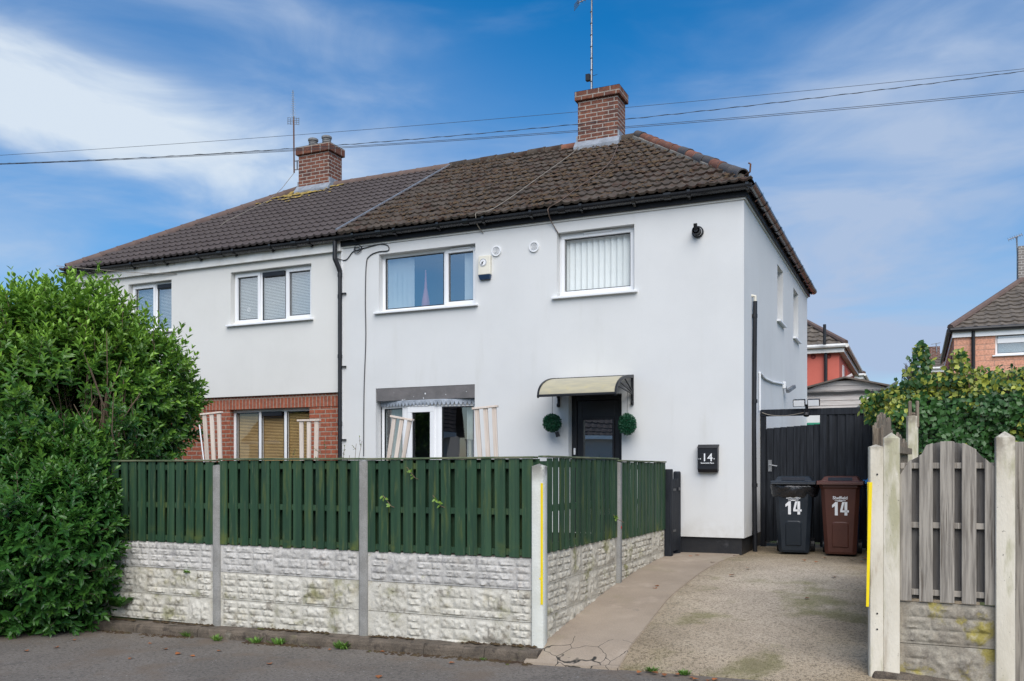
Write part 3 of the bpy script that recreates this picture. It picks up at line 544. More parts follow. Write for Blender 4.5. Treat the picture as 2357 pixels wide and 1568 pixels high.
M['guttermat'] = mk('black_gutter', (.012, .013, .016), (.018, .019, .022), 3, rough=.27, spec=.6)
def house_walls():
    zt, zb = 5.08, 4.15
    WA, WB = (-10.96, -9.23, zb, 5.07), (-13.41, -12.34, zb, 5.07)
    WC, WD = (-7.89, -6.15, zb, zt), (-4.81, -3.635, zb, zt+.01)
    BAY = (-7.95, -6.16, 1.05, 2.92); DOOR = (-4.63, -3.82, .58, 2.70)
    P = frontP(VF); mb = MB()
    wall(mb, P, UP, UR, .69, ZW, [WC, WD, BAY, (DOOR[0], DOOR[1], .69, DOOR[3])], .16)
    Q = sideP(UR); S1, S2 = (15.36, 16.05, 4.11, 5.04), (17.49, 18.24, 4.11, 5.04)
    wall(mb, Q, VF, VB, .69, ZW, [S1, S2], .2)
    mb.quad((UR, VB, .3), (UP, VB, .3), (UP, VB, ZW), (UR, VB, ZW)); mb.quad((UP, VF, .69), (UR, VF, .69), (UR, VF+.05, .69), (UP, VF+.05, .69)); mb.quad((UR, VF, .69), (UR, VB, .69), (UR-.05, VB, .69), (UR-.05, VF, .69))
    obj('wall', mb, M['render'], HR)
    mb = MB(); mb.box(UP, DOOR[0], VF+.035, VF+.3, .2, .688); mb.box(DOOR[1], UR-.035, VF+.035, VF+.3, .2, .688); mb.box(UR-.3, UR-.035, VF+.3, VB, .2, .688); obj('plinth', mb, M['plinth'], HR)
    mb = MB(); mb.box(DOOR[0], DOOR[1], VF-.25, VF+.3, .30, .58); obj('door_step', mb, M['concrete'], HR, bev=.01)
    # coving strip where the render meets the fascia
    mb = MB(); mb.box(UP, UR+.02, VF-.022, VF-.002, ZW-.055, ZW-.002); mb.box(UR+.002, UR+.022, VF-.002, VB+.02, ZW-.055, ZW-.002); obj('coving', mb, M['render2'], HR)
    window(HR, P, *WC, .11, [(0, .665, False), (.665, 1, True)], blind=[('vertical', .035, .30), ('vertical', .84, .97)], vents=[(.73, .93)])
    window(HR, P, *WD, .11, [(0, 1, True)], blind=[('vertical', .04, .97)], vents=[(.33, .70)], glass='glassclear')
    for s in (S1, S2): window(HR, Q, *s, .2, [(0, 1, False)], depth=.4)
    # ---- bow window downstairs
    zb_, zt_ = 1.05, 2.665; a0, a1 = BAY[0], BAY[1]
    pts = [(a0+.02, VF+.15), (a0+.53, VF+.02), (a0+1.16, VF-.01), (a1-.02, VF+.12)]
    fr = MB(); panes = MB(); pl = []
    for i in range(3):
        p, q = Vector((*pts[i], 0)), Vector((*pts[i+1], 0)); d = (q-p).normalized(); nrm = Vector((d.y, -d.x, 0)); Lw = (q-p).length
        PP = lambda a, b, dd, p=p, d=d, nrm=nrm: tuple(p+d*a-nrm*dd+Vector((0, 0, b)))
        st = .055 if i != 1 else .075
        for r_ in ((0, Lw, zb_, zb_+.09), (0, Lw, zt_-.07, zt_), (0, st, zb_+.09, zt_-.07), (Lw-st, Lw, zb_+.09, zt_-.07)): tbox(fr, PP, *r_, 0, .07)
        pin = (st, Lw-st, zb_+.09, zt_-.07)
        if i == 1:
            for r_ in ((st-.01, Lw-st+.01, zt_-.15, zt_-.06), (st-.01, st+.07, zb_+.09, zt_-.15), (Lw-st-.07, Lw-st+.01, zb_+.09, zt_-.15)): tbox(fr, PP, *r_, -.022, .04)
            pin = (st+.07, Lw-st-.07, zb_+.09, zt_-.15)
            hv = MB(); tbox(hv, PP, .18, Lw-.18, zt_-.058, zt_-.036, -.03, .0)
        pl.append((PP, pin))
    wn = obj('bow_window', fr, M['upvc'], HR, bev=.005)
    obj('trickle_vent', hv, M['upvc'], wn, bev=.004)
    for (PP, pin) in pl:
        gm = MB(); gm.quad(PP(pin[0]+.002, pin[2]+.002, .03), PP(pin[1]-.002, pin[2]+.002, .03), PP(pin[1]-.002, pin[3]-.002, .03), PP(pin[0]+.002, pin[3]-.002, .03)); obj('pane', gm, M['glassdark'], wn)
        bk = MB(); g0, g1, y0, y1 = pin
        for r_ in ((g0, g1, y1-.014, y1), (g0, g0+.014, y0, y1-.014), (g1-.014, g1, y0, y1-.014)): tbox(bk, PP, *r_, .008, .027)
        obj('gasket', bk, M['blackplastic'], wn)
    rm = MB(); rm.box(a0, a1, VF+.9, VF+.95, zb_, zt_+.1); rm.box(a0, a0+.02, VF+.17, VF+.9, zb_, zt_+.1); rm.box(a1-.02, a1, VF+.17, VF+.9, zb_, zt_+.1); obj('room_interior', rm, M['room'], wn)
    for (c0, c1) in ((a0+.13, a0+.45), (a1-.26, a1-.03)):
        cm = MB(); n = 40; rows = [[], []]
        for k in range(n+1):
            a = c0+(c1-c0)*k/n; v_ = VF+.24+.022*sin(k*1.1)+.01*sin(k*2.7); rows[0].append((a, v_, zb_)); rows[1].append((a, v_, zt_))
        cm.grid(rows); obj('curtain', cm, M['curtain'], wn, smooth=True)
    mb = MB(); mb.box(a0+.015, a1-.003, VF+.004, VF+.155, 2.715, 2.915); obj('lintel', mb, M['lintel'], HR)
    # scalloped flashing following the bow
    mb = MB(); n = 26; rows = [[], [], []]
    def bow(f): x = a0+.03+(a1-a0-.05)*f; return x, float(np.interp(x, [p[0] for p in pts], [p[1] for p in pts]))-.04
    for i in range(n*8+1):
        f = i/(n*8); x, v_ = bow(f); sc = abs(sin(pi*f*n/1.0)); rows[0].append((x, VF+.03, 2.722)); rows[1].append((x, v_, 2.70)); rows[2].append((x, v_-.004, 2.655-.055*sc**.6+.02))
    mb.grid(rows); obj('flashing', mb, M['leadflash'], wn)
    # ---- front door
    fr = MB(); d0, d1, z0, z1 = DOOR; rc = .14
    for q in ((d0, d0+.075, z0, z1), (d1-.075, d1, z0, z1), (d0+.075, d1-.075, z1-.075, z1)): tbox(fr, P, *q, rc, rc+.08)
    dr = obj('front_door', fr, M['blackpaint'], HR, bev=.006)
    sl = MB(); e0, e1 = d0+.08, d1-.08; g0, g1, h0, h1 = e0+.075, e1-.075, z0+.35, z1-.33
    for q in ((e0, g0, z0, z1-.08), (g1, e1, z0, z1-.08), (g0, g1, z0, h0), (g0, g1, h1, z1-.08)): tbox(sl, P, *q, rc+.02, rc+.07)
    for q in ((g0, g1, h0, h0+.03), (g0, g1, h1-.03, h1), (g0, g0+.03, h0+.03, h1-.03), (g1-.03, g1, h0+.03, h1-.03)): tbox(sl, P, *q, rc-.002, rc+.06)
    obj('door_leaf', sl, M['blackpaint'], dr, bev=.005)
    gm = MB(); tbox(gm, P, g0+.03, g1-.03, h0+.03, h1-.03, rc+.03, rc+.04); obj('pane', gm, M['glass'], dr)
    gm = MB(); tbox(gm, P, g0, g1, h0, h1, rc+.08, rc+.09); obj('door_backing', gm, mk('frosted_panel', (.10,.10,.105), (.08,.08,.085), 3, rough=.6), dr)
    gm = MB(); gm.box(d0+.033, d0+.063, VF+rc-.02, VF+rc-.001, 1.83, 1.93); obj('keypad', gm, M['white'], dr, bev=.008)
    gm = MB(); gm.box(d0+.10, d0+.135, VF+rc-.005, VF+rc+.018, 1.58, 1.78); gm.tube([(d0+.117, VF+rc-.01, 1.72), (d0+.117, VF+rc-.05, 1.72), (d0+.20, VF+rc-.05, 1.72)], .01, 6); obj('handle', gm, M['steel'], dr)
    # ---- left house
    P2 = frontP(VF+.01); PB = frontP(VF+.065); mb = MB()
    BW = (-11.03, -9.31, 1.30, 2.665)
    wall(mb, P2, UL, UP-.0, 2.89, ZW, [WA, WB], .15)
    mb.quad((UL, VF+.01, 2.89), (UP, VF+.01, 2.89), (UP, VF+.1, 2.89), (UL, VF+.1, 2.89)); mb.quad((UL, VF+.01, 2.89), (UL, VB, 2.89), (UL, VB, ZW), (UL, VF+.01, ZW)); mb.quad((UL, VB, .3), (UP, VB, .3), (UP, VB, ZW), (UL, VB, ZW))
    obj('wall', mb, M['render2'], HL)
    mb = MB(); wall(mb, PB, UL+.02, UP-.003, .2, 2.665, [BW[:2]+(1.30, 2.70)], .16); mb.quad((UL+.02, VF+.065, .2), (UL+.02, VB, .2), (UL+.02, VB, 2.89), (UL+.02, VF+.065, 2.89)); obj('brick_wall', mb, M['redbrick'], HL)
    mb = MB(); mb.box(UL+.02, UP-.003, VF+.055, VF+.23, 2.667, 2.888); obj('brick_course', mb, M['soldier'], HL)
    window(HL, P2, *WA, .10, [(0, .34, True), (.34, .66, False), (.66, 1, True)], blind=[('slat', .04, .97)], head=[(.37, .64)])
    window(HL, P2, *WB, .10, [(0, .56, True), (.56, 1, False)], blind=[('slat', .04, .97)], head=[(.60, .96)])
    window(HL, PB, *BW, .10, [(0, .34, False), (.34, .66, False), (.66, 1, False)], blind=[('wood', .035, .97)], head=[(.375, .625)], sill=True, glass='glassclear')
    mb = MB(); mb.box(UP-.014, UP+.014, VF-.013, VF+.004, 1.0, ZW-.06); obj('wall_joint', mb, M['upvc'], HL)
    # window sticker of the left house: a small white ring
    mb = MB(); c = PV(573, 713, VF+.12); mb.ring(c, (0, -1, 0), .028, .034, .001, 20); mb.ring(c, (0, -1, 0), .006, .010, .001, 10); obj('window_sticker', mb, M['white'], HL)
house_walls()
mb = MB(); c = PV(980, 690, VF+.28)    # a pink vase stands on the inner sill of the upstairs window
prof = [(.0, .055), (.03, .07), (.12, .062), (.22, .045), (.32, .026), (.45, .016), (.62, .011)]
rows = [[(c.x+r*cos(a), c.y+r*sin(a), 4.20+z) for a in np.linspace(0, 2*pi, 15)] for z, r in prof]; mb.grid(rows)
tag(obj('vase', mb, M['pink'], smooth=True, org=(c.x, c.y, 4.2)), 'slender pink vase behind the glass of the upstairs window', 'vase')

# ---- gutters, fascias, pipes
def gutter(house, a, b, mat_f, out, r=.068, step=.85, first=.3, zt=5.405):
    a, b = Vector(a), Vector(b); d = (b-a).normalized(); o = Vector(out); g = MB(); L = (b-a).length
    rows = []
    for q in (a, b):
        c = q+o*.062; rows.append([c+o*(cos(an)*rr)+Vector((0, 0, zt-q.z+sin(an)*rr)) for rr, ans in ((r, np.linspace(0, -pi, 9)), (r*.88, np.linspace(-pi, 0, 9))) for an in ans])
    rows = [r_+[r_[0]] for r_ in rows]; g.grid(rows); g.poly(rows[0][:-1]); g.poly(rows[1][:-1])
    t = first
    while t < L:
        c = a+d*t+o*.062; rr = r*1.16; ww = .022
        pr = [[c+d*s+o*(cos(an)*rr)+Vector((0, 0, zt-c.z+sin(an)*rr)) for an in np.linspace(.15, -pi-.15, 10)] for s in (-ww, ww)]; g.grid(pr)
        q0 = a+d*t; g.beam(q0+Vector((0, 0, zt-q0.z-.03)), q0+o*.05+Vector((0, 0, zt-q0.z-.085)), .03, .05)
        t += step
    t = first+step*.62
    while t < L:      # union clips
        c = a+d*t+o*.062; rr = r*1.12; pr = [[c+d*s+o*(cos(an)*rr)+Vector((0, 0, zt-c.z+sin(an)*rr)) for an in np.linspace(.1, -pi-.1, 10)] for s in (-.05, -.045, .045, .05)]; g.grid(pr); t += step*2
    obj('gutter', g, M['guttermat'], house, smooth=False)
vf = VF-.055
gutter(HR, (UP+.02, vf+.0, 5.3), (UR+.055+.075, vf, 5.3), None, (0, -1, 0), step=.78)
gutter(HR, (UR+.055, VE-.03, 5.3), (UR+.055, VB+.16, 5.3), None, (1, 0, 0), step=.72, first=.55)
gutter(HL, (UL-.15, vf+.0, 5.3), (UP+.02, vf, 5.3), None, (0, -1, 0), step=.80, zt=5.405)
mb = MB(); mb.box(UP+.003, UR+.05, VF-.055, VF-.023, 5.272, 5.425); mb.box(UR+.023, UR+.055, VF-.023, VB+.05, 5.272, 5.425); obj('fascia', mb, M['fascia'], HR)
mb = MB(); mb.box(UP, UR+.02, VF-.022, VF+.05, ZW+.002, 5.44); mb.box(UR-.05, UR+.022, VF+.05, VB, ZW+.002, 5.44); obj('soffit', mb, M['render2'], HR)
mb = MB(); mb.box(UL-.04, UP, VF-.055, VF-.01, 5.20, 5.425); obj('fascia', mb, M['whitewood'], HL)
mb = MB(); mb.box(UL-.04, UP, VF-.009, VF+.06, ZW+.002, 5.44); obj('soffit', mb, M['whitewood'], HL)
# downpipe on the party line
mb = MB(); ud = -8.66
mb.tube([(ud, VF-.12, 5.40), (ud, VF-.12, 5.10)], .036, 12); mb.tube([(ud, VF-.12, 5.12), (ud, VF-.12, 5.06), (ud+.04, VF-.07, 4.92), (ud+.05, VF-.05, 4.86)], .040, 12)
mb.tube([(ud+.05, VF-.05, 4.88), (ud+.05, VF-.05, .45)], .034, 12)
for z in (4.83, 4.48, 3.5, 2.4, 1.4): mb.tube([(ud+.05, VF-.05, z), (ud+.05, VF-.05, z-.06)], .040, 12)
for z in (4.5, 3.3, 2.1): mb.beam((ud+.05, VF-.03, z), (ud+.15, VF-.02, z), .02, .025)
obj('downpipe', mb, M['blackplastic'], HL, smooth=False)
mb = MB(); yv = 12.83
mb.tube([(UR+.045, yv, 3.98), (UR+.03, yv, 2.2), (UR+.045, yv, .45)], .030, 10)
for z in (3.8, 2.6, 1.42, .75): mb.tube([(UR+.04, yv, z), (UR+.04, yv, z-.05)], .038, 10)
p = obj('waste_pipe', mb, M['blackplastic'], HR)
mb = MB(); mb.tube([(UR+.045, yv, 3.97), (UR+.045, yv, 4.05), (UR-.02, yv-.02, 4.06)], .024, 8); obj('pipe_elbow', mb, M['cream'], p)
# vents, flue
for (uu, zz) in ((-5.79, 4.92), (-5.17, 4.92)):
    mb = MB(); mb.ring((uu, VF-.001, zz), (0, -1, 0), .062, .078, .022)
    for k in range(5): mb.ring((uu, VF-.001, zz), (0, -1, 0), .012*k+.006, .012*k+.0115, .018-.001*k)
    mb.beam((uu-.06, VF-.006, zz), (uu+.06, VF-.006, zz), .004, .004)
    vv = obj('wall_vent', mb, M['upvc'], HR); mb = MB(); mb.disc((uu, VF-.001, zz), (0, -1, 0), .062, 24, .002); obj('vent_backing', mb, mk('vent_grille', (.42,.43,.44), rough=.6), vv)
mb = MB(); c = Vector((-2.73, VF, 4.87)); mb.ring(c, (0, -1, 0), .045, .080, .03, 28); mb.ring(c+Vector((0, -.03, 0)), (0, -1, 0), .047, .056, .10, 24)
mb.tube([c+Vector((0, 0, 0)), c+Vector((0, -.14, 0))], .028, 14); mb.tube([c+Vector((0, -.11, .01)), c+Vector((0, -.15, .03)), c+Vector((0, -.17, .08))], .026, 10)
fl = obj('boiler_flue', mb, M['blackplastic'], HR, smooth=False)
mb = MB(); mb.ring(c+Vector((0, -.0305, 0)), (0, -1, 0), .0565, .060, .004, 24); obj('flue_seal', mb, M['white'], fl)

# ---- chimneys
def chimney(house, u0, u1, zt, pots):
    v0, v1 = 15.78, 16.26; mb = MB(); mb.box(u0, u1, v0, v1, 7.2, zt-.17); ch = obj('chimney', mb, M['chimney'], house, bev=.006)
    mb = MB(); mb.box(u0-.05, u1+.05, v0-.05, v1+.05, zt-.168, zt); obj('chimney_cap', mb, mk('cap_brick', (.21,.08,.045), (.12,.052,.04), 5, rough=.9, bump=.5, bscale=50, brick=((.33,.29,.25), .225, .17, .012, (.16,.065,.04))), ch, bev=.012)
    mb = MB(); rows = []
    for i in range(9):
        rows.append([(u0-.05+(u1-u0+.1)*i/8, v0-.05+(v1-v0+.1)*j/4, zt+.001+(.035 if 0 < i < 8 and 0 < j < 4 else 0)*(.6+.6*random.random())) for j in range(5)])
    mb.grid(rows); obj('flaunching', mb, M['moss'] if not pots else M['mortar'], ch, smooth=True)
    mb = MB(); zb = lambda v: ZE+(ZR-ZE)*(v-VE)/(VR-VE)
    mb.hexa([(u0-.05, v0-.10, zb(v0-.10)+.0), (u1+.05, v0-.10, zb(v0-.10)+.0), (u1+.05, v0-.002, zb(v0)+.02), (u0-.05, v0-.002, zb(v0)+.02), (u0-.05, v0-.10, zb(v0-.1)+.075), (u1+.05, v0-.10, zb(v0-.1)+.075), (u1+.05, v0-.002, zb(v0)+.14), (u0-.05, v0-.002, zb(v0)+.14)])
    mb.box(u1+.002, u1+.03, v0-.002, v1, 7.5, ZR+.12); mb.box(u0-.03, u0-.002, v0-.002, v1, 7.5, ZR+.12); obj('flashing', mb, M['lead'], ch)
    for pu in pots:
        mb = MB(); c = Vector((pu, 16.02, zt)); pr = [(0, .12), (.05, .10), (.10, .085), (.12, .10), (.14, .085), (.16, .10), (.18, .085), (.20, .112), (.235, .112), (.25, .09)]
        mb.grid([[(c.x+r*cos(a), c.y+r*sin(a), c.z+z) for a in np.linspace(0, 2*pi, 19)] for z, r in pr]); mb.disc(c+Vector((0, 0, .245)), (0, 0, 1), .09); obj('chimney_pot', mb, M['greypot'], ch, smooth=False)
    return ch
chimney(HR, -5.80, -5.02, 8.70, [])
chimney(HL, -12.27, -11.47, 8.62, [-12.06, -11.70])

# ------------------------------------------------------------------ things fixed to or hanging on the house
def canopy():
    t = thing('door_canopy', 'curved yellowed plastic canopy with black ends above the front door', 'canopy', (-4.2, VF, 2.7))
    u0, u1, zt, zl, pr = -4.79, -3.64, 2.935, 2.635, .80; n = 14
    arc = [(VF-pr*sin(a), zl+(zt-zl)*cos(a)) for a in np.linspace(0.05, pi/2, n)]
    mb = MB(); rows = [[(u, v, z) for v, z in arc] for u in (u0+.02, u1-.02)] ; mb.grid(rows); mb.grid([[(u, v, z-.005) for v, z in arc] for u in (u1-.02, u0+.02)]); obj('canopy_sheet', mb, M['canopy'], t, smooth=True)
    for u in (u0, u1-.03):
        mb = MB(); mb.grid([[(u+a, v, z+b) for v, z in arc] for a, b in ((0, .012), (.03, .012), (.03, -.03), (0, -.03), (0, .012))])
        mb.box(u, u+.03, VF-.035, VF-.001, zl-.08, zt+.02)
        for f in (.35, .55, .75): q = arc[int(f*(n-1))]; mb.beam((u+.015, q[0], q[1]-.02), (u+.015, VF-.02, zl+.02+.1*(1-f)), .02, .016)
        lo = [(VF-.03-.5*(1-cos(a)), zl-.03+.19*sin(a)) for a in np.linspace(0, 1.5, 8)]; mb.tube([(u+.015, v, z) for v, z in lo], .012, 6)
        mb.disc((u-.002, VF-.03, zl-.08), (1, 0, 0), .03, 12, .034); obj('bracket', mb, M['blackplastic'], t)
    mb = MB(); v, z = arc[-1]; mb.beam((u0, v, z), (u1, v, z), .03, .035); obj('front_rail', mb, M['blackplastic'], t, bev=.008)
    mb = MB(); mb.box(u0+.02, u1-.02, VF-.02, VF-.001, zt-.01, zt+.02); obj('wall_rail', mb, M['blackplastic'], t)
canopy()
def alarm():
    u0, u1, z0, z1 = -6.07, -5.87, 4.50, 4.86; t = thing('alarm_box', 'cream burglar alarm box with round emblem beside the upstairs window', 'alarm', (u0, VF, z0))
    mb = MB(); mb.hexa([(u0, VF-.075, z0+.07), (u1, VF-.075, z0+.07), (u1, VF-.001, z0+.07), (u0, VF-.001, z0+.07), (u0, VF-.06, z1), (u1, VF-.06, z1), (u1, VF-.001, z1), (u0, VF-.001, z1)]); obj('alarm_case', mb, M['cream'], t, bev=.008)
    mb = MB(); mb.hexa([(u0+.015, VF-.045, z0), (u1-.015, VF-.045, z0), (u1-.015, VF-.001, z0), (u0+.015, VF-.001, z0), (u0, VF-.075, z0+.068), (u1, VF-.075, z0+.068), (u1, VF-.001, z0+.068), (u0, VF-.001, z0+.068)]); obj('strobe_base', mb, M['bluecap'], t, bev=.006)
    c = Vector((u0+.085, VF-.0685, z1-.105)); mb = MB(); mb.disc(c, (0, -1, .05), .062, 24, .003); em = obj('emblem', mb, M['white'], t)
    mb = MB(); c2 = c+Vector((0, -.0035, 0)); mb.ring(c2, (0, -1, .05), .050, .056, .001, 24); mb.disc(c2+Vector((-.012, 0, -.006)), (0, -1, .05), .016, 7, .001); mb.disc(c2+Vector((-.018, 0, -.026)), (0, -1, .05), .013, 6, .001); mb.disc(c2+Vector((.008, 0, .014)), (0, -1, .05), .006, 6, .001); mb.disc(c2+Vector((-.014, 0, .018)), (0, -1, .05), .006, 6, .001); obj('emblem_mark', mb, M['blackpaint'], em)
alarm()
def letterbox():
    u0, u1, z0, z1 = -2.715, -2.445, 1.575, 1.955; t = thing('letterbox', 'black wall letterbox numbered 14 near the house corner', 'letterbox', (u0, VF, z0)); dp = .10
    mb = MB(); mb.prism([(u0, VF-.001, z0+.012), (u0, VF-dp+.03, z0), (u0, VF-dp, z0+.045), (u0, VF-dp, z1-.055), (u0, VF-.001, z1-.02)], (u1-u0, 0, 0)); obj('box_body', mb, M['blackpaint'], t, bev=.006)
    mb = MB(); mb.prism([(u0-.006, VF-.001, z1-.018), (u0-.006, VF-dp-.008, z1-.052), (u0-.006, VF-dp-.008, z1-.048), (u0-.006, VF-.03, z1), (u0-.006, VF-.001, z1)], (u1-u0+.012, 0, 0)); obj('box_lid', mb, M['blackplastic'], t, bev=.004)
    um = (u0+u1)/2; zc = (z0+z1)/2-.01; pl = MB(); pl.box(um-.105, um+.105, VF-dp-.008, VF-dp-.001, zc-.075, zc+.08); plate = obj('number_plate', pl, M['blackplastic'], t, bev=.003)
    text('house_number', '14', .15, M['white'], plate, (um, VF-dp-.0085, zc+.018), off=.001)
    text('street_name', 'Severnside Place', .0265, M['white'], plate, (um, VF-dp-.0085, zc-.053), off=.0006)
    for du in (-.092, .092): mb = MB(); mb.disc((um+du, VF-dp-.0085, zc+.004), (0, -1, 0), .007, 12, .004); obj('screw_cap', mb, M['white'], plate)
    mb = MB(); mb.disc((u0+.018, VF-dp-.001, zc+.004), (0, -1, 0), .010, 12, .008); obj('lock', mb, M['steel'], t)
letterbox()
def leaves_mesh(name, P, Dr, Nr, size, wid, mat, parent=None, tone=None, fold=.25, droop=.12, shape=None, org=(0,0,0)):
    # P base points, Dr leaf direction, Nr leaf normal; each leaf a folded six-point blade (or an ivy shape)
    P, Dr, Nr = (np.asarray(q, float) for q in (P, Dr, Nr)); n = len(P); Dr /= np.linalg.norm(Dr, axis=1)[:, None]+1e-9
    Sd = np.cross(Dr, Nr); Sd /= np.linalg.norm(Sd, axis=1)[:, None]+1e-9; Nr = np.cross(Sd, Dr); size = np.asarray(size, float).reshape(-1, 1)*np.ones((n, 1))
    if shape is None:
        tpl = [(0, 0, 0), (.30, .55, fold), (.68, .45, fold*.7), (1, 0, -droop), (.68, -.45, fold*.7), (.30, -.55, fold)]; faces = [(0, 1, 2, 3), (0, 3, 4, 5)]
    else: tpl, faces = shape
    V = np.stack([P+size*(a*Dr+b*wid*Sd+c*wid*Nr) for a, b, c in tpl], 1).reshape(-1, 3)-np.array(org); k = len(tpl); F = []
    loops = []; starts = []; tot = []; pos = 0
    fl = [np.array(f) for f in faces]; idx = np.arange(n)*k
    me = bpy.data.meshes.new(name); me.vertices.add(len(V)); me.vertices.foreach_set('co', V.ravel())
    parts = [idx[:, None]+f[None, :] for f in fl]; lens = [len(f) for f in fl]
    allL = np.concatenate(parts, 1).ravel(); per = sum(lens)
    me.loops.add(len(allL)); me.loops.foreach_set('vertex_index', allL.astype(np.int32))
    st = np.cumsum([0]+lens[:-1]); starts = (np.arange(n)[:, None]*per+st[None, :]).ravel(); tot = np.tile(lens, n)
    me.polygons.add(len(starts)); me.polygons.foreach_set('loop_start', starts.astype(np.int32)); me.polygons.foreach_set('loop_total', tot.astype(np.int32)); me.update(calc_edges=True); me.validate()
    at = me.attributes.new('tone', 'FLOAT', 'FACE'); tn = np.zeros(n) if tone is None else np.asarray(tone, float); at.data.foreach_set('value', np.repeat(tn, len(fl)).astype(np.float32))
    me.materials.append(mat); o = bpy.data.objects.new(name, me); place(o, parent)
    if parent is None: o.location = org
    ORG[o.name] = tuple(org); return o
def topiary(x, y, rpx, label, sy, tagged):
    c = PV(x, y, VF-.20); r = rpx*.0064; t = thing('topiary_ball', label, 'topiary ball', tuple(c), 'topiary balls beside the door')
    n = 2600; d = np.random.normal(size=(n, 3)); d /= np.linalg.norm(d, axis=1)[:, None]; rr = r*np.random.uniform(.1, 1.0, n)[:, None]**.4
    P = np.array(c)+d*rr*np.array([1, 1, sy]); Dr = d+np.random.normal(size=(n, 3))*.7; Nr = np.random.normal(size=(n, 3))+d
    leaves_mesh('foliage', P, Dr, Nr, np.random.uniform(.022, .036, n), .42, M['topiary'], t, np.random.beta(1, 4, n), org=tuple(c))
    mb = MB(); mb.tube([c+Vector((0, 0, r*.8)), Vector((c.x+.005, c.y, 2.72))], .0035, 5); obj('chain', mb, M['cable'], t)
    if tagged: mb = MB(); q = PV(1283, 1000, VF-.20); mb.tube([c+Vector((.03, 0, -r*.8)), q+Vector((0, 0, .04))], .003, 4); mb.beam(q+Vector((-.008, 0, .035)), q+Vector((.012, 0, -.035)), .05, .04, up=(0,1,0)); obj('solar_pack', mb, M['blackplastic'], t)
topiary(1271, 974, 19.5, 'round green topiary ball with a small black pack hanging left of the door', 1.0, True)
topiary(1443.5, 977, 18.5, 'slightly oval blue green topiary ball hanging right of the door', 1.2, False)
def security():
    t = thing('security_camera', 'white bullet camera on the side wall with white conduit', 'security camera', (UR, 15.9, 3.0))
    b = PU(1803, 887, UR+.005); mb = MB(); mb.box(UR+.001, UR+.05, b.y-.05, b.y+.05, b.z-.06, b.z+.06); obj('mount', mb, M['upvc'], t, bev=.008)
    q = b+Vector((.10, .15, -.06)); mb = MB(); mb.tube([b+Vector((.03, 0, 0)), b+Vector((.06, .05, -.10)), q], .015, 6); mb.beam(q+Vector((-.03, -.16, -.05)), q+Vector((.06, .05, .05)), .06, .06); obj('camera_body', mb, M['steel'], t, bev=.01)
    mb = MB(); z0 = 2.50; pts = [PU(1749, 945, UR+.02), PU(1749, 858, UR+.02)]; mb.tube(pts, .015, 8); p2 = PU(1749, 858, UR+.02); p3 = PU(1803, 884, UR+.02)
    mb.tube([p2, p2.lerp(p3, .2)+Vector((0, 0, -.05)), p2.lerp(p3, .5)+Vector((0, 0, -.05)), p3], .017, 8); obj('conduit', mb, M['upvc'], t)
security()

